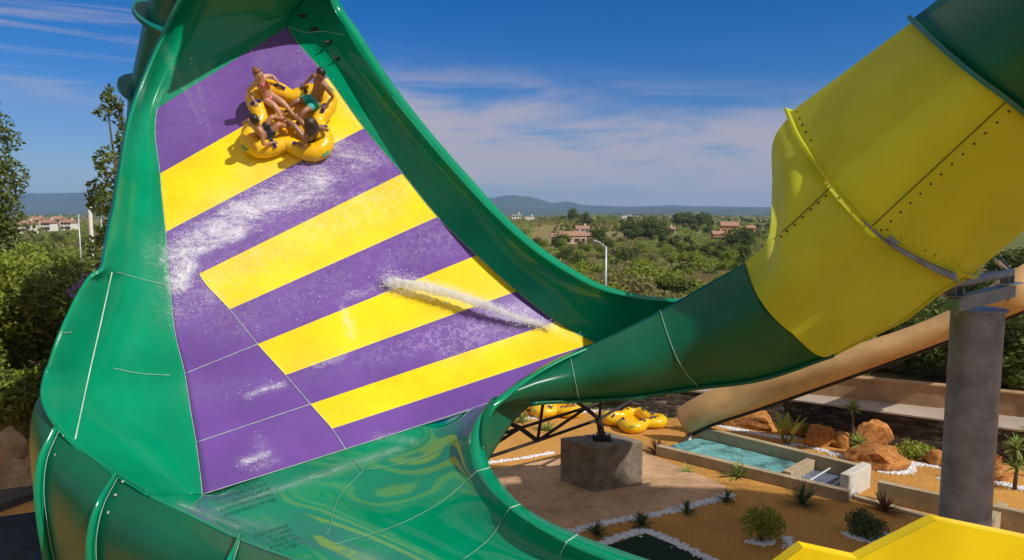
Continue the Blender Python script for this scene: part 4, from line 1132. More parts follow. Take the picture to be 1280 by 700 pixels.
# yellow flume in the foreground
yf = empty('yellow_flume', at(1150, 760, 7.5), label='bright yellow faceted flume edge in the near foreground', cat='flume')
tp = [(930, 735, 7.55), (1002, 682, 7.6), (1070, 697, 7.55), (1168, 648, 7.6), (1290, 673, 7.5), (1420, 703, 7.3)]
mb = MB(); T3 = [CAM + (at(u, v, 1) - CAM) * (7.5 / (at(u, v, 1) - CAM).y) for u, v, d in tp]
dnv = Vector((-.02, -.03, -1.15)); bk = Vector((0, .10, .0))
mb.grid([[p + Vector((0, .11, 0)) for p in T3], [p for p in T3]]); pfix(mb.build('rim_lip', 'yellow_wet', yf, solid=.05), yf)
mb = MB(); mb.grid([[p + Vector((0, -.001, -.004)) for p in T3], [p + dnv * .5 for p in T3], [p + dnv + Vector((0, -.25, 0)) for p in T3], [p + dnv + Vector((0, -1.2, -.25)) for p in T3]]); pfix(mb.build('flume_wall', 'yellow_flume', yf, solid=.04), yf)

# unseen tower added on the right, its deck outlined to shade the near garden
tw = empty('shade_caster', (27, 6, 0), label='added unseen steel tower whose deck shades the near garden', cat='tower')
HT = 24.0
def up_to(u, v, h=HT):
    g = ground(u, v); return Vector((g.x + SUN.x / SUN.z * h, g.y + SUN.y / SUN.z * h, h))
deck = [up_to(*p) for p in ((600, 640), (630, 604), (760, 606), (930, 611), (1075, 628), (1200, 662), (1190, 705), (960, 735), (660, 720))]
mb = MB(); mb.prism([(p.x, p.y) for p in deck], HT - .25, HT); pfix(mb.build('deck', 'steel_galv', tw), tw)
for p in deck[::2]:
    mb = MB(); mb.tube([Vector((p.x, p.y, 0)).lerp(Vector((27, 5, 0)), .35), Vector((p.x, p.y, HT - .26)).lerp(Vector((27, 5, HT - .26)), .35)], .18, 12); pfix(mb.build('post', 'steel_galv', tw, True, 40), tw)
mb = MB()
for i, p in enumerate(deck):
    q = deck[(i + 1) % len(deck)]
    mb.tube([p + Vector((0, 0, .0)), p + Vector((0, 0, 1.1))], .04, 6); mb.tube([p + Vector((0, 0, 1.1)), q + Vector((0, 0, 1.1))], .035, 6); mb.tube([p + Vector((0, 0, .6)), q + Vector((0, 0, .6))], .025, 6)
pfix(mb.build('railing', 'steel_galv', tw), tw)

# ------------------------------------------------------------------ rocks, pebbles, plants
ROCKS = []
def rock_mesh(seed, sx, sy, sz, mat):
    vs, fs = ico(4); out = []
    rs = np.random.default_rng(seed); cuts = []
    for k in range(11):
        n = Vector(rs.normal(size=3)).normalized(); cuts.append((n, rs.uniform(.5, .85)))
    for v in vs:
        p = v.copy()
        for n, c in cuts:
            d = p.dot(n)
            if d > c: p -= n * (d - c) * .93
        q = p * (1 + .10 * mnoise.noise(v * 2.2 + Vector((seed, 0, 0))) + .045 * mnoise.noise(v * 6 + Vector((seed, 3, 0))) + .02 * mnoise.noise(v * 14 + Vector((seed, 5, 0))))
        out.append(Vector((q.x * sx, q.y * sy, max(q.z, -.55) * sz)))
    mb = MB(); mb.add(out, fs); return mb, mat
def rock(u, v, wpx, hpx, label, mat='rock_orange', seed=None, z=0):
    g = ground(u, v, z); d = (g - CAM).dot(FW); w = wpx * d / F_PX / 1.5; h = hpx * d / F_PX / 1.2
    mb, _ = rock_mesh(seed if seed is not None else int(u * 7 + v), w, w * .8, h, mat)
    o = mb.build('boulder', mat, None, True, 24); o.location = g + Vector((0, w * .4, h * .42)); o.rotation_euler.z = random.uniform(-.4, .4)
    tag(o, label, 'boulder', 'boulders in the gravel garden' if mat == 'rock_orange' else 'rock pile at the left edge'); return o
rock(1025, 559, 34, 27, 'upright orange boulder left of the small pointed one')
rock(1052, 560, 26, 16, 'small orange boulder between the upright and the peaked one')
rock(1094, 562, 38, 30, 'peaked orange boulder behind the long flat one')
rock(1105, 585, 62, 23, 'long low orange boulder, largest in front of the dark wall')
rock(1178, 582, 24, 16, 'small orange boulder just left of the steel column')
rock(1240, 590, 34, 28, 'orange boulder just right of the steel column')
rock(1252, 600, 36, 14, 'flat orange boulder beside the tall yucca at the right')
rock(998, 546, 26, 14, 'low orange boulder beside the broad-leaved plant')
rock(948, 537, 62, 18, 'long low orange boulder below the brown slide')
rock(918, 530, 30, 16, 'small orange boulder partly under the brown slide')
rock(806, 509, 62, 22, 'wide orange boulder behind the lattice support')
rock(760, 503, 40, 14, 'low orange boulder behind the empty rafts')
rock(862, 512, 40, 10, 'flat orange boulder at the foot of the dark wall')
for i, (u, v, w, h, l) in enumerate(((8, 548, 46, 40, 'pale angular rock at the top of the rock pile'), (34, 545, 40, 34, 'brown rock beside the green shell at the top of the pile'), (6, 585, 44, 44, 'sunlit square rock in the middle of the rock pile'),
                                 (38, 600, 40, 36, 'dark rock against the green shell low in the pile'), (2, 618, 54, 36, 'wide flat rock at the bottom of the rock pile'), (28, 520, 30, 26, 'shaded rock under the dark tree'))):
    rock(u, v, w, h, l, 'rock_beige', 50 + i)
# boulders' white pebble edging
def pebbles(name, pxl, wid, n, label, size=(.026, .055), z=0):
    P = [ground(u, v) for u, v in pxl]; A = np.array([tuple(p) for p in P]); K = np.concatenate([[0], np.cumsum(np.linalg.norm(np.diff(A, axis=0), axis=1))])
    vs, fs = ico(1); mb = MB()
    for k in range(n):
        p = Vector(hermite(K, A, [random.uniform(0, K[-1])])[0]) + Vector((random.gauss(0, wid), random.gauss(0, wid), 0)); s = random.uniform(*size)
        a = Vector((random.uniform(.7, 1.3), random.uniform(.7, 1.3), random.uniform(.5, .8))); rz = Matrix.Rotation(random.uniform(0, 6.3), 3, 'Z')
        mb.add([rz @ Vector((v.x * a.x * s, v.y * a.y * s, v.z * a.z * s)) + p + Vector((0, 0, s * .3 + z)) for v in vs], fs)
    o = mb.build(name, 'pebble', None, True); tag(o, label, 'pebbles', kind='stuff')
pebbles('pebble_edging', [(690, 670), (722, 663), (760, 653), (800, 647), (850, 636), (890, 626), (916, 619)], 0.080, 1190, 'white pebble edging along the near side of the concrete pad')
pebbles('pebble_edging', [(750, 681), (778, 671), (806, 664), (835, 675), (862, 688), (895, 704)], 0.072, 1054, 'white pebble edging round the dark turf bed')
pebbles('pebble_edging', [(1000, 556), (1035, 565), (1075, 577), (1100, 589), (1130, 591), (1148, 580), (1175, 585)], 0.088, 1054, 'white pebble band in front of the large boulders')
pebbles('pebble_edging', [(900, 533), (940, 541), (975, 547), (1000, 547)], 0.104, 714, 'white pebble band below the brown slide')
pebbles('pebble_edging', [(1240, 602), (1262, 607), (1290, 614)], 0.096, 374, 'white pebble patch around the yucca at the right edge')
pebbles('pebble_edging', [(600, 580), (640, 575), (692, 566)], 0.048, 408, 'thin white pebble line behind the concrete block')
pebbles('pebble_edging', [(655, 524), (720, 516), (800, 512), (850, 516)], 0.096, 595, 'white pebble band behind the empty rafts')
pebbles('pebble_edging', [(1058, 668), (1075, 674), (1100, 675), (1112, 669)], 0.080, 323, 'white pebble ring in front of the dark shaded shrub')
pebbles('pebble_edging', [(935, 678), (955, 680), (965, 676)], 0.056, 136, 'white pebbles at the foot of the round green shrub')
pebbles('pebble_edging', [(984, 672), (990, 684), (994, 694)], 0.080, 204, 'heap of white pebbles beside the near path')
pebbles('pebble_edging', [(982, 556), (990, 556)], 0.112, 119, 'white pebble ring under the broad-leaved plant')
pebbles('pebble_edging', [(1178, 598), (1184, 600)], 0.096, 102, 'white pebble clump left of the steel column')

def blade(mb, p, d, L, w, curve, mi=0, seg=4):
    d = d.normalized(); side = d.cross(Vector((0, 0, 1)))
    if side.length < .05: side = Vector((1, 0, 0))
    side.normalize(); vs = []
    up = side.cross(d).normalized()
    for i in range(seg + 1):
        t = i / seg; q = p + d * L * t + Vector((0, 0, -curve * L * t * t)); ww = w * (1 - t) ** .6 * (.5 + 1.2 * min(t * 2.5, .42)) + .003
        vs += [q - side * ww + up * ww * .35, q, q + side * ww + up * ww * .35]
    fs = []
    for i in range(seg):
        for j in range(2): fs.append((i * 3 + j, i * 3 + j + 1, i * 3 + j + 4, i * 3 + j + 3))
    mb.add(vs, fs, mi)
def spiky(g, h, n, mat, label, cat='plant', spread=1.0, trunk=0, heads=1, wid=.035, name='spiky_plant', group=None):
    root = empty(name, g, label=label, cat=cat, group=group)
    if trunk:
        mb = MB(); mb.tube([(0, 0, -.05), (.03, 0, trunk * .5), (0, 0, trunk)], [.07, .055, .05], 8); mb.build('trunk', 'bark', root, True)
    mb = MB()
    for hd in range(heads):
        zc = trunk * (1 - .45 * hd)
        for k in range(n):
            a = random.uniform(0, 2 * math.pi); e = random.uniform(-.15 if trunk else .2, 1.4)
            d = Vector((math.cos(a) * math.cos(e) * spread, math.sin(a) * math.cos(e) * spread, math.sin(e)))
            blade(mb, Vector((0, 0, zc)), d, h * random.uniform(.75, 1.1), wid, random.uniform(.05, .3))
    mb.build('leaves', mat, root, True); return root
def broadleaf(g, h, n, label):
    root = empty('broadleaf_plant', g, label=label, cat='plant')
    mb = MB(); st = MB()
    for k in range(n):
        a = k * 2.4 + random.uniform(-.3, .3); e = random.uniform(1.0, 1.4); d = Vector((math.cos(a) * math.cos(e), math.sin(a) * math.cos(e), math.sin(e)))
        b = Vector((math.cos(a) * .06, math.sin(a) * .06, 0)); st.tube([b, b + d * h * .5], [.03, .018], 6)
        blade(mb, b + d * h * .45, d, h * .62, .17, .12, 0, 6)
    st.build('stalks', 'leaf_green', root, True); mb.build('leaves', 'leaf_bright', root, True); return root
spiky(ground(924, 596), .75, 46, 'leaf_spike', 'bright green spiky plant beside the near pool wall')
spiky(ground(858, 590), .42, 16, 'leaf_spike', 'small sparse green tuft between pad and pool', wid=.02)
spiky(ground(822, 566), .75, 40, 'leaf_redbrown', 'dark reddish spiky plant at the pool corner by the block')
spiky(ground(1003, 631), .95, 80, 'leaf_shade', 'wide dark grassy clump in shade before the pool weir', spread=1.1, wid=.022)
spiky(ground(1106, 640), .75, 40, 'leaf_redbrown', 'dark purple spiky plant before the dry channel')
spiky(ground(1064, 561), .55, 60, 'leaf_spike', 'tall yucca with a bare trunk between the orange boulders', trunk=1.55, heads=1)
spiky(ground(1073, 571), .60, 50, 'leaf_spike', 'low green yucca in front of the peaked boulder', trunk=.45)
spiky(ground(1268, 612), .62, 70, 'leaf_spike', 'two-headed yucca at the right edge of the garden', trunk=1.35, heads=2)
spiky(ground(1288, 596), .62, 60, 'leaf_spike', 'tall yucca cut by the right edge of the picture', trunk=1.6)
spiky(ground(684, 538), .7, 40, 'leaf_spike', 'green spiky plant behind the lattice girder', wid=.03)
spiky(ground(652, 528), .7, 40, 'leaf_spike', 'green spiky plant below the hanger plates')
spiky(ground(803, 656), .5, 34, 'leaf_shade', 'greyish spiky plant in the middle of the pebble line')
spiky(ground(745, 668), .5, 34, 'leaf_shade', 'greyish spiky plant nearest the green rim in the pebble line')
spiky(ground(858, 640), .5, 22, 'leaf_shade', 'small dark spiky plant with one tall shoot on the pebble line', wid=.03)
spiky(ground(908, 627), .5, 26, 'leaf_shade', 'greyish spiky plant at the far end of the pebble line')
spiky(ground(905, 500, 1.5), .6, 40, 'leaf_spike', 'green spiky plant on the terrace above the brown slide')
spiky(ground(1182, 583), .5, 16, 'leaf_bright', 'yellow-green plant leaning on the boulder by the steel column', wid=.06)
broadleaf(ground(983, 556), 1.35, 7, 'broad-leaved green plant among the boulders beyond the pool')
broadleaf(ground(826, 518), 1.5, 7, 'broad-leaved green plant beside the wide orange boulder')

def leaf_cloud(blobs_, n, size, seed, flat=.0):
    """many small leaf faces through the blobs' volume, denser near their surface"""
    rs = np.random.default_rng(seed); V = []; Fc = []
    vol = np.array([b[3] ** 2 for b in blobs_]); vol /= vol.sum()
    cnt = rs.multinomial(n, vol)
    for (x, y, z, r, *sq), c in zip(blobs_, cnt):
        s = sq[0] if sq else .8
        d = rs.normal(size=(c, 3)); d /= np.linalg.norm(d, axis=1)[:, None]
        rad = r * (1 - np.abs(rs.normal(size=c)) * .22).clip(.15, 1.0) * (1 + .16 * np.sin(d[:, 0] * 5 + seed) * np.cos(d[:, 2] * 6 + d[:, 1] * 4))
        P = d * rad[:, None]; P[:, 2] *= s; P += np.array([x, y, z])
        nn = d * .7 + rs.normal(size=(c, 3)) * .75; nn /= np.linalg.norm(nn, axis=1)[:, None]
        t = np.cross(nn, rs.normal(size=(c, 3))); t /= np.linalg.norm(t, axis=1)[:, None]; b = np.cross(nn, t)
        sz = size * rs.uniform(.6, 1.25, c)[:, None]
        for k in range(c):
            o = len(V); p = P[k]; a = t[k] * sz[k]; bb_ = b[k] * sz[k] * .5
            V += [tuple(p - a), tuple(p + bb_ - a * .1), tuple(p + a), tuple(p - bb_ - a * .1)]; Fc.append((o, o + 1, o + 2, o + 3))
    return V, Fc
def cloud_mesh(name, blobs_, n, size, seed, mat):
    V, Fc = leaf_cloud(blobs_, n, size, seed); me = bpy.data.meshes.new(name); me.from_pydata(V, [], Fc); me.materials.append(M(mat)); me.update(); return me
def trunk_mesh(h, r, branches, seed, bl=9):
    rs = random.Random(seed); mb = MB(); mb.tube([(0, 0, -.3), (rs.uniform(-.05, .05) * min(h, 4), 0, h * .5), (rs.uniform(-.08, .08) * min(h, 4), rs.uniform(-.05, .05) * min(h, 4), h)], [r, r * .75, r * .3], 8)
    for k in range(branches):
        z = h * rs.uniform(.3, .8); a = rs.uniform(0, 6.3); L = min(h * rs.uniform(.25, .45), bl)
        mb.tube([(0, 0, z), (math.cos(a) * L * .5, math.sin(a) * L * .5, z + L * .45), (math.cos(a) * L, math.sin(a) * L, z + L * .8)], [r * .45, r * .3, r * .1], 6)
    me = bpy.data.meshes.new('trunk'); me.from_pydata(mb.v, [], mb.f); me.materials.append(M('bark')); return me
def rblobs(seed, n, R0, H, r, z0, sq=.8):
    rs = np.random.default_rng(seed); out = []
    for k in range(n):
        a = rs.uniform(0, 6.28); f = math.sqrt(rs.uniform(0, 1)); z = z0 + rs.uniform(0, 1) * H
        taper = 1 - .5 * abs((z - z0) / max(H, .01) - .35)
        out.append((R0 * f * math.cos(a) * taper, R0 * f * math.sin(a) * taper, z, r * rs.uniform(.7, 1.25), sq))
    return out
# garden shrubs
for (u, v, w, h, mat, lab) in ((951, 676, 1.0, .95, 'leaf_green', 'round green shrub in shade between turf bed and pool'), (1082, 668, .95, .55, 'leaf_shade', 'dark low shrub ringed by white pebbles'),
                               (1146, 572, 1.15, .45, 'leaf_bright', 'low bright green ground shrub behind the long boulder'), (1008, 545, .8, .5, 'leaf_green', 'small green shrub against the dark wall')):
    g = ground(u, v); root = empty('shrub', g, label=lab, cat='shrub')
    link('foliage', cloud_mesh('foliage', rblobs(int(u), 7, w * .38, h * .5, w * .34, h * .3, .8), 1500, .055, int(u), mat), root)
    mb = MB()
    for k in range(5): mb.tube([(0, 0, -.05), (math.cos(k * 1.3) * w * .2, math.sin(k * 1.3) * w * .2, h * .5)], [.02, .01], 5)
    mb.build('stems', 'bark', root)

# ------------------------------------------------------------------ trees
def tree_thing(name, loc, crown_me, trunk_me, sc, rz, label, group, cat='tree'):
    root = empty(name, loc, label=label, cat=cat, group=group); root.rotation_euler.z = rz; root.scale = (sc, sc, sc) if not isinstance(sc, tuple) else sc
    link('crown', crown_me, root); link('trunk', trunk_me, root); return root
# left foreground: dense dark trees
def plant_at(u, d): 
    p = at(u, HZ, d); return Vector((p.x, p.y, 0))
big1 = cloud_mesh('crown', rblobs(11, 32, 3.1, 6.4, 1.25, .7, .85), 20000, .13, 11, 'leaf_green'); bt1 = trunk_mesh(5.5, .22, 7, 11)
big2 = cloud_mesh('crown', rblobs(12, 32, 3.0, 6.2, 1.2, .7, .85), 19000, .13, 12, 'leaf_dark'); bt2 = trunk_mesh(5.5, .22, 7, 12)
tree_thing('broadleaf_tree', plant_at(20, 30), big1, bt1, 1.02, .3, 'dense bright green tree filling the left edge under the tall slender one', None)
tree_thing('broadleaf_tree', plant_at(78, 29), big2, bt2, (.98, .98, .93), 1.2, 'dense dark green tree touching the green slide shell at the left', None)
tree_thing('broadleaf_tree', plant_at(-60, 27), big1, bt1, 1.05, 2.2, 'green tree mostly cut off by the left edge of the picture', None)
tree_thing('broadleaf_tree', plant_at(46, 34), big2, bt2, (1.05, 1.05, .95), 4.2, 'dark green tree behind the other left-hand trees', None)
# slender trees
def slender(u, d, top_px, w, n, seed, lab, mat='leaf_dark'):
    g = plant_at(u, d); h = (HZ - top_px) / F_PX * d + 9
    bl_ = []; rs = np.random.default_rng(seed); z = h * .42
    while z < h - .2:
        k = (z - h * .42) / (h * .58); rr = w * (.5 + .9 * math.sin(min(1, k * 1.1 + .15) * math.pi)) * .8
        bl_.append((rs.normal() * rr * .6, rs.normal() * rr * .6, z, max(.3, rr * rs.uniform(.45, .8)), 1.15)); z += rs.uniform(.14, .3)
    tree_thing('slender_tree', g, cloud_mesh('crown', bl_, n, .13, seed, mat), trunk_mesh(h * .93, .11, 14, seed, .8), 1, 0, lab, None)
slender(-4, 35, 74, .95, 4200, 21, 'tall slender tree cut by the left edge, crown against the sky')
slender(152, 29, 112, .95, 4200, 22, 'tall slender tree standing beside the edge of the green wave')
# bougainvillea
g = plant_at(118, 27); root = empty('flowering_shrub', g, label='purple flowering shrub beside the green slide shell', cat='shrub')
link('foliage', cloud_mesh('foliage', [(0, 0, 4.2, 1.3), (.4, 0, 5.6, .8), (-.3, 0, 2.4, 1.4)], 3200, .12, 31, 'leaf_dark'), root)
link('blossom', cloud_mesh('blossom', [(0, -.3, 6.3, .55), (.55, -.3, 5.9, .5), (-.55, -.4, 6.0, .4), (.5, -.2, 6.9, .35)], 520, .075, 32, 'flower_purple'), root)
mb = MB(); mb.tube([(0, 0, -.2), (.1, 0, 3), (.2, 0, 6)], [.1, .07, .03], 6); mb.build('trunk', 'bark', root)

# valley vegetation: a few meshes, individually placed copies
KINDS = []
for s_, (mat, R0, H, r, z0, n, sz, nm, lab) in enumerate((
    ('leaf_olive', 2.0, 1.6, 1.15, .8, 1500, .24, 'olive_bush', 'grey-green scrub bush in the valley beyond the far rim'),
    ('leaf_dark', 2.1, 3.0, 1.25, 1.6, 1700, .27, 'dark_tree', 'dark green rounded tree in the valley beyond the far rim'),
    ('leaf_green', 2.0, 2.2, 1.2, 1.1, 1600, .25, 'green_tree', 'mid green bushy tree in the valley beyond the far rim'),
    ('leaf_bright', 1.8, 1.2, 1.0, .6, 1300, .22, 'bright_bush', 'bright yellow-green bush in the valley beyond the far rim'))):
    for q in range(2):
        KINDS.append((nm, cloud_mesh('crown', rblobs(100 + s_ * 3 + q, 13, R0, H, r, z0), n, sz, 100 + s_ * 3 + q, mat), trunk_mesh(H * .75 + z0, .14, 4, 100 + s_), lab, s_))
PER = {k: [x for x in KINDS if x[4] == k] for k in range(4)}
NT = 0
def veg(u, d, kind, sc, where=None):
    global NT
    p = at(u, HZ, d); g = Vector((p.x, p.y, th(p.x, p.y) if where is None else where))
    nm, cm, tm, lab, k = random.choice(PER[kind])
    grp = {0: 'scrub bushes in the valley', 1: 'dark trees in the valley', 2: 'green trees in the valley', 3: 'bright bushes in the valley'}[kind]
    if where is not None: lab = {0: 'grey-green scrub bush on the bank above the beige wall', 1: 'dark green tree on the bank above the beige wall', 2: 'mid green bush on the bank above the beige wall', 3: 'bright green bush on the bank above the beige wall'}[kind]; grp = 'bushes on the bank behind the wall'
    if NT < 900:
        tree_thing(nm, g, cm, tm, (sc * random.uniform(.9, 1.15), sc * random.uniform(.9, 1.15), sc * random.uniform(.8, 1.15)), random.uniform(0, 6.3), lab, grp, 'tree' if kind in (1, 2) else 'bush'); NT += 1
cnts = {0: 0, 1: 0, 2: 0, 3: 0}
for i in range(520):
    u = random.uniform(640, 985) if i % 8 else random.uniform(60, 190)
    d = 60 * (520 / 60) ** (random.random() ** .9)
    c = mnoise.noise(Vector((u * .02, math.log(d) * 3.2, 2.2)))
    if c < -.22 and d > 80: continue
    kind = random.choices((0, 1, 2, 3), (.45, .12, .33, .10))[0] if d < 180 else random.choices((0, 1, 2, 3), (.36, .30, .30, .04))[0]
    veg(u, d, kind, random.uniform(.55, 1.0) * (1 if d < 150 else .85))
for i in range(18): veg(random.uniform(785, 830), random.uniform(270, 320), 1, random.uniform(1.1, 1.55))
for i in range(16): veg(random.uniform(845, 885), random.uniform(400, 460), 1, random.uniform(1.1, 1.7))
for u, d, s_ in ((718, 470, 2.1), (733, 380, 1.5), (748, 250, 1.35), (700, 245, 1.0), (922, 215, 1.4), (930, 205, 1.2), (910, 225, 1.1)): veg(u, d, 1, s_)
# orchard rows on the gentle rise
for r_ in range(7):
    for k in range(13):
        u = 692 + k * 7.5 + r_ * 2; d = 330 + r_ * 26 + k * 2
        veg(u, d, 2 if (r_ + k) % 3 else 0, random.uniform(.42, .55))
# bank behind the beige wall on the right
for i in range(34):
    d = random.uniform(31, 52); veg(random.uniform(1040, 1330), d, random.choices((0, 1, 2, 3), (.15, .2, .45, .2))[0], random.uniform(.42, .72), WZ - .1)
for i in range(8): veg(random.uniform(1235, 1330), random.uniform(28, 36), random.choice((1, 2)), random.uniform(.6, .8), WZ - .1)
for i in range(10): veg(random.uniform(1060, 1330), random.uniform(55, 75), random.choice((1, 2)), random.uniform(.9, 1.2), WZ - .3)
for i in range(70): veg(random.uniform(690, 930), random.uniform(44, 80), random.choices((0, 2, 3, 1), (.5, .3, .15, .05))[0], random.uniform(.5, .85))
# bright bushes just beyond the rim
for u, d in ((800, 52), (822, 50), (838, 55), (780, 56), (845, 60)): veg(u, d, 3, random.uniform(.7, 1.0))
# low scrub between the trees: one mass of small leaf clumps
def scrub_mass():
    bl_ = []
    for i in range(1500):
        d = 95 * (560 / 95) ** random.random(); u = random.uniform(640, 985) if i % 6 else random.uniform(30, 200)
        p = at(u, HZ, d)
        if mnoise.noise(Vector((p.x * .02, p.y * .008, 8))) < -.18: continue
        r = random.uniform(.8, 1.7) * (1 + d / 900); bl_.append((p.x, p.y, th(p.x, p.y) + r * .35, r, .7))
    return bl_
sb = scrub_mass()
for k, mt in enumerate(('leaf_olive', 'leaf_green')):
    o = link('scrub', cloud_mesh('scrub', sb[k::2], 30000, .42, 300 + k, mt)); tag(o, ('grey-green' if k == 0 else 'mid green') + ' low scrub covering the valley floor between the trees', 'scrub', kind='stuff')
# far woodland mass
vs, fs = ico(1); mb = MB()
for i in range(5200):
    d = 520 * (3600 / 520) ** random.random(); u = random.uniform(600, 1010) if random.random() < .72 else random.uniform(-40, 220)
    p = at(u, HZ, d); c = mnoise.noise(Vector((p.x * .006, p.y * .0022, 4))) 
    if c < -.10: continue
    s = random.uniform(1.3, 2.7) * (1 + d / 3500)
    q = Vector((p.x, p.y, th(p.x, p.y) + s * .5)); mi = 0 if random.random() < .6 else 1
    mb.add([Vector((v.x * s * random.uniform(.85, 1.25), v.y * s, v.z * s * random.uniform(.75, 1.1))) + q for v in vs], fs, mi)
o = mb.build('far_woodland', ['leaf_dark', 'leaf_olive'], None, True); tag(o, 'scattered far woodland and scrub below the hills', 'woodland', kind='stuff')

# ------------------------------------------------------------------ houses, lamp, pole
def house(u, d, w, dp, h, wall, label, roof='gable', rz=0, wins=3, storey=1):
    w *= .7; dp *= .75; h *= .75
    p = at(u, HZ, d); g = Vector((p.x, p.y, th(p.x, p.y) - .1)); root = empty('house', g, label=label, cat='house', group='houses in the valley'); root.rotation_euler.z = rz
    mb = MB(); mb.box((0, 0, h / 2), (w, dp, h)); mb.build('wall', wall, root)
    mb = MB()
    if roof == 'gable':
        e = .4; rh = dp * .28
        mb.add([(-w / 2 - e, -dp / 2 - e, h), (w / 2 + e, -dp / 2 - e, h), (w / 2 + e, dp / 2 + e, h), (-w / 2 - e, dp / 2 + e, h), (-w / 2 - e, 0, h + rh), (w / 2 + e, 0, h + rh)], [(0, 1, 5, 4), (2, 3, 4, 5), (0, 4, 3), (1, 2, 5), (3, 2, 1, 0)]); ro = mb.build('roof', 'roof_terra', root)
    else:
        mb.box((0, 0, h + .2), (w + .3, dp + .3, .4)); ro = mb.build('roof', wall, root)
    mb = MB(); mb.box((w * .25, .4, h + dp * .2 + .4), (.7, .7, 1.5)); c = mb.build('chimney', wall, ro)
    for s_ in range(storey):
        for k in range(wins):
            x = -w / 2 + w * (k + .5) / wins; z = 1.3 + s_ * 2.2
            mb = MB(); mb.box((x, -dp / 2 - .01, z), (1.2, .12, 1.3)); mb.build('window', 'window_dark', root)
    mb = MB(); mb.box((w * .12, -dp / 2 - .012, 1.05), (1.0, .13, 2.1)); mb.build('door', 'bark', root)
    return root
house(697, 250, 6, 6, 4.2, 'wall_pink', 'small pale pink house left of the dark cypress')
house(718, 262, 12, 8, 4.0, 'wall_pink', 'long pink house with tiled roof in the middle of the valley', rz=.15)
house(728, 285, 7, 6, 6.4, 'wall_white', 'white two-storey house behind the long pink one', storey=2)
house(741, 262, 5, 5, 4, 'wall_pink', 'small pink outbuilding right of the long pink house')
house(912, 275, 9, 8, 7.5, 'wall_orange', 'orange two-storey villa left of the yellow tube', storey=2, rz=-.2)
house(898, 262, 6, 6, 4, 'wall_orange', 'low orange outbuilding beside the villa')
house(938, 300, 5, 5, 5, 'wall_orange', 'small orange house right of the villa')
house(836, 330, 8, 5, 3, 'wall_white', 'low white farm building behind the dark grove')
house(856, 700, 16, 8, 4, 'wall_pink', 'distant pale house on the rise above the grove')
house(872, 780, 6, 6, 9, 'wall_white', 'distant white tower-like house on the skyline')
house(646, 470, 9, 8, 5.5, 'wall_white', 'large white house at the far rim of the slide', 'flat', storey=2)
house(662, 520, 10, 8, 5, 'wall_white', 'white flat-roofed house behind the large white one', 'flat')
house(695, 640, 14, 8, 4, 'wall_orange', 'distant long orange building among the orchards')
house(785, 900, 22, 9, 5, 'wall_white', 'distant white farm shed below the hills', 'flat')
for i, (u, d, w, lab) in enumerate(((34, 300, 7, 'pink house at the left end of the far village'), (46, 360, 8, 'gabled house second from the left in the far village'), (61, 330, 6, 'tiled house in the middle of the far village'), (72, 390, 8, 'narrow house right of the middle in the far village'), (86, 345, 7, 'white house at the right end of the far village'))):
    house(u, d, w, 8, 5.0 + (i % 2), 'wall_pink' if i % 2 else 'wall_white', lab, storey=2)
# lamp post
lp = at(757, 352, 58); base = Vector((lp.x, lp.y, th(lp.x, lp.y))); topz = 9 - (308 - HZ) / F_PX * 58
lamp = empty('street_lamp', base, label='slim grey street lamp with one short arm beyond the far rim', cat='street lamp')
mb = MB(); hh = topz - base.z; mb.tube([(0, 0, 0), (0, 0, hh)], [.13, .09], 8); mb.build('pole', 'lamp_metal', lamp, True)
mb = MB(); mb.tube([(0, 0, hh - .03), (-.5, 0, hh + .3)], .06, 6); mb.build('arm', 'lamp_metal', lamp, True)
mb = MB(); mb.box((-.75, 0, hh + .43), (.65, .24, .12), Euler((0, .3, 0)).to_matrix()); mb.build('lamp_head', 'lamp_metal', lamp, bevel=.03)
# pale mast on the left
pb = at(113, HZ, 60); mast = empty('mast', (pb.x, pb.y, 0), label='pale concrete mast between the trees at the left', cat='mast')
hh = 9 + (HZ - 257) / F_PX * 60; mb = MB(); mb.tube([(0, 0, 0), (0, 0, hh)], [.2, .15], 8); mb.build('shaft', 'pole_pale', mast, True)
mb = MB(); mb.tube([(0, 0, hh), (0, 0, hh + .25)], .10, 6); mb.build('mast_cap', 'pole_pale', mast)
for u, d, top, lab in ((98, 75, 268, 'thin grey pole left of the pale mast'), (126, 70, 272, 'thin grey pole right of the pale mast')):
    pb = at(u, HZ, d); hh = 9 + (HZ - top) / F_PX * d; mb = MB(); mb.tube([(0, 0, 0), (0, 0, hh)], .07, 6); o = mb.build('utility_pole', 'lamp_metal', None, True); o.location = (pb.x, pb.y, 0); tag(o, lab, 'pole')

# ------------------------------------------------------------------ sky, sun, air
w = bpy.data.worlds.new('World'); SC.world = w; w.use_nodes = True; t = w.node_tree; t.nodes.clear()
out = t.nodes.new('ShaderNodeOutputWorld'); bg = t.nodes.new('ShaderNodeBackground'); t.links.new(bg.outputs[0], out.inputs[0])
sky = t.nodes.new('ShaderNodeTexSky'); sky.sky_type = 'NISHITA'; sky.sun_disc = False
sky.sun_elevation = math.asin(SUN.z); sky.sun_rotation = math.atan2(SUN.x, SUN.y)
sky.altitude = 50; sky.air_density = 1.0; sky.dust_density = .4; sky.ozone_density = 4.0
tc = t.nodes.new('ShaderNodeTexCoord'); dirv = tc.outputs['Generated']
sp = t.nodes.new('ShaderNodeSeparateXYZ'); t.links.new(dirv, sp.inputs[0])
mp = t.nodes.new('ShaderNodeMapping'); mp.inputs['Scale'].default_value = (2.4, 2.4, 13); mp.inputs['Rotation'].default_value = (0, R(4), 0); t.links.new(dirv, mp.inputs[0])
n1 = noise_node(t, 1.5, 9, .58, mp.outputs[0], .5)
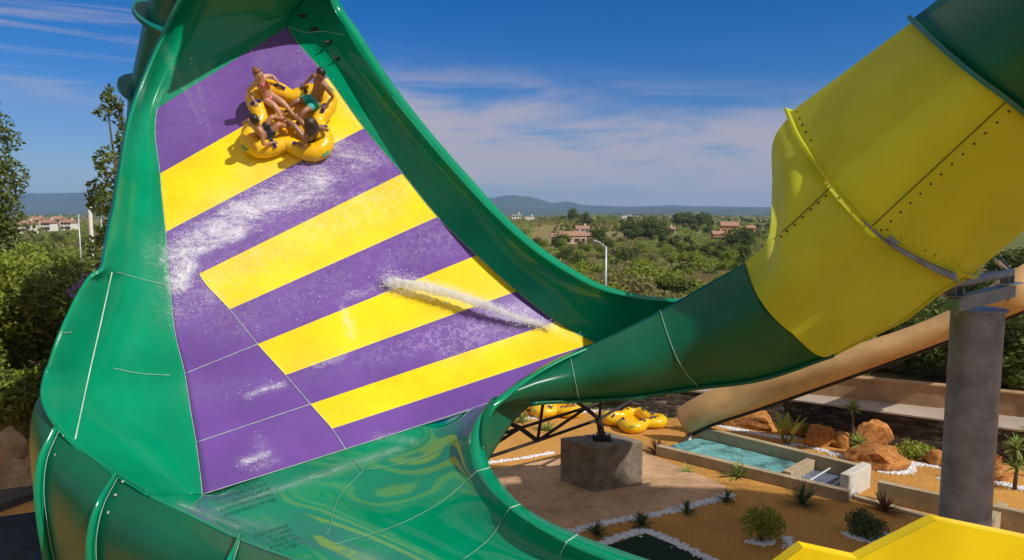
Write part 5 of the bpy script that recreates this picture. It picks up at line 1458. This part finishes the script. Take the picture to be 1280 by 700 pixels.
mp2 = t.nodes.new('ShaderNodeMapping'); mp2.inputs['Scale'].default_value = (1.2, 1.2, 22); mp2.inputs['Location'].default_value = (3, 1, 0); mp2.inputs['Rotation'].default_value = (0, R(-6), 0); t.links.new(dirv, mp2.inputs[0])
n2 = noise_node(t, 2.2, 8, .62, mp2.outputs[0], .8)
# cloud bank: low over the right half, falling away with height
el = math_n(t, 'SUBTRACT', sp.outputs['Z'], math_n(t, 'MULTIPLY', sp.outputs['X'], -.10))
bank = t.nodes.new('ShaderNodeMapRange'); bank.interpolation_type = 'SMOOTHSTEP'; t.links.new(el, bank.inputs[0]); bank.inputs[1].default_value = .225; bank.inputs[2].default_value = .12; bank.inputs[3].default_value = 0; bank.inputs[4].default_value = 1
side = t.nodes.new('ShaderNodeMapRange'); side.interpolation_type = 'SMOOTHSTEP'; t.links.new(sp.outputs['X'], side.inputs[0]); side.inputs[1].default_value = -.32; side.inputs[2].default_value = -.12
dens = t.nodes.new('ShaderNodeMapRange'); dens.interpolation_type = 'SMOOTHSTEP'; t.links.new(n1.outputs[0], dens.inputs[0]); dens.inputs[1].default_value = .33; dens.inputs[2].default_value = .57
cm = math_n(t, 'MULTIPLY', math_n(t, 'MULTIPLY', bank.outputs[0], side.outputs[0]), dens.outputs[0])
cm = math_n(t, 'MULTIPLY', cm, .85)
cir = t.nodes.new('ShaderNodeMapRange'); cir.interpolation_type = 'SMOOTHSTEP'; t.links.new(n2.outputs[0], cir.inputs[0]); cir.inputs[1].default_value = .46; cir.inputs[2].default_value = .78
lside = t.nodes.new('ShaderNodeMapRange'); lside.interpolation_type = 'SMOOTHSTEP'; t.links.new(sp.outputs['X'], lside.inputs[0]); lside.inputs[1].default_value = -.2; lside.inputs[2].default_value = -.5
lel = t.nodes.new('ShaderNodeMapRange'); lel.interpolation_type = 'SMOOTHSTEP'; t.links.new(sp.outputs['Z'], lel.inputs[0]); lel.inputs[1].default_value = .08; lel.inputs[2].default_value = .2
cm2 = math_n(t, 'MULTIPLY', math_n(t, 'MULTIPLY', cir.outputs[0], lside.outputs[0]), math_n(t, 'MULTIPLY', lel.outputs[0], .6))
cmt = math_n(t, 'ADD', cm, cm2, True)
hsv = t.nodes.new('ShaderNodeHueSaturation'); hsv.inputs['Saturation'].default_value = 1.45; hsv.inputs['Value'].default_value = .62; t.links.new(sky.outputs[0], hsv.inputs['Color'])
tint = mixc(t, 1.0, hsv.outputs[0], (.80, .915, 1.22), 'MULTIPLY')
mixs = mixc(t, cmt, tint, (4.4, 3.8, 4.1))
n3 = noise_node(t, 2.2, 7, .6, dirv, .3)  # unseen bright clouds overhead and behind the camera, added as fill for the shadows
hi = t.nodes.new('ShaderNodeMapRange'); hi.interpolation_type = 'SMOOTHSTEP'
lowm = t.nodes.new('ShaderNodeMapRange'); lowm.interpolation_type = 'SMOOTHSTEP'; t.links.new(sp.outputs['Z'], lowm.inputs[0]); lowm.inputs[1].default_value = .20; lowm.inputs[2].default_value = -.02; lowm.inputs[4].default_value = .42
mixs = mixc(t, lowm.outputs[0], mixs, (2.55, 2.75, 3.7))
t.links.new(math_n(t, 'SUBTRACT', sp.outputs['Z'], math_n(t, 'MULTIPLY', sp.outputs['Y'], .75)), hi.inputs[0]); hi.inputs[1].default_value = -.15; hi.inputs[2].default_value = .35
fill_cloud = t.nodes.new('ShaderNodeMapRange'); fill_cloud.interpolation_type = 'SMOOTHSTEP'; t.links.new(n3.outputs[0], fill_cloud.inputs[0]); fill_cloud.inputs[1].default_value = .38; fill_cloud.inputs[2].default_value = .58
mixs = mixc(t, math_n(t, 'MULTIPLY', hi.outputs[0], fill_cloud.outputs[0]), mixs, (4.3, 3.9, 3.4))
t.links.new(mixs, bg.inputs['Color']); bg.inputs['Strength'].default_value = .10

sd = bpy.data.lights.new('sun', 'SUN'); sd.energy = 3.5; sd.angle = R(.53); sd.color = (1, .95, .87)
so = bpy.data.objects.new('sun', sd); COL.objects.link(so); so.rotation_euler = SUN.to_track_quat('Z', 'Y').to_euler(); so.location = SUN * 60

HAZE = True
if HAZE:
    mb = MB(); mb.box((0, 3600, 97), (15600, 7700, 236)); hz = mb.build('haze', [], None); hz.data.materials.clear()
    m = bpy.data.materials.new('haze_air'); m.use_nodes = True; tt = m.node_tree; tt.nodes.clear(); oo = tt.nodes.new('ShaderNodeOutputMaterial')
    pv = tt.nodes.new('ShaderNodeVolumePrincipled'); pv.inputs['Color'].default_value = (.25, .52, 1.0, 1); pv.inputs['Density'].default_value = .000095; pv.inputs['Anisotropy'].default_value = .0
    tt.links.new(pv.outputs[0], oo.inputs['Volume']); hz.data.materials.append(m); tag(hz, 'thin blue air between the slide and the hills', 'haze', kind='stuff')

SC.view_settings.view_transform = 'Standard'; SC.view_settings.look = 'None'; SC.view_settings.gamma = 1; SC.view_settings.exposure = 0.26
SC.view_settings.use_curve_mapping = False
SC.render.engine = 'CYCLES'
cy = SC.cycles; cy.use_denoising = True; cy.max_bounces = 12; cy.diffuse_bounces = 3; cy.glossy_bounces = 3; cy.transmission_bounces = 3; cy.volume_bounces = 10; cy.transparent_max_bounces = 6
cy.caustics_reflective = False; cy.caustics_refractive = False; cy.sample_clamp_indirect = 4
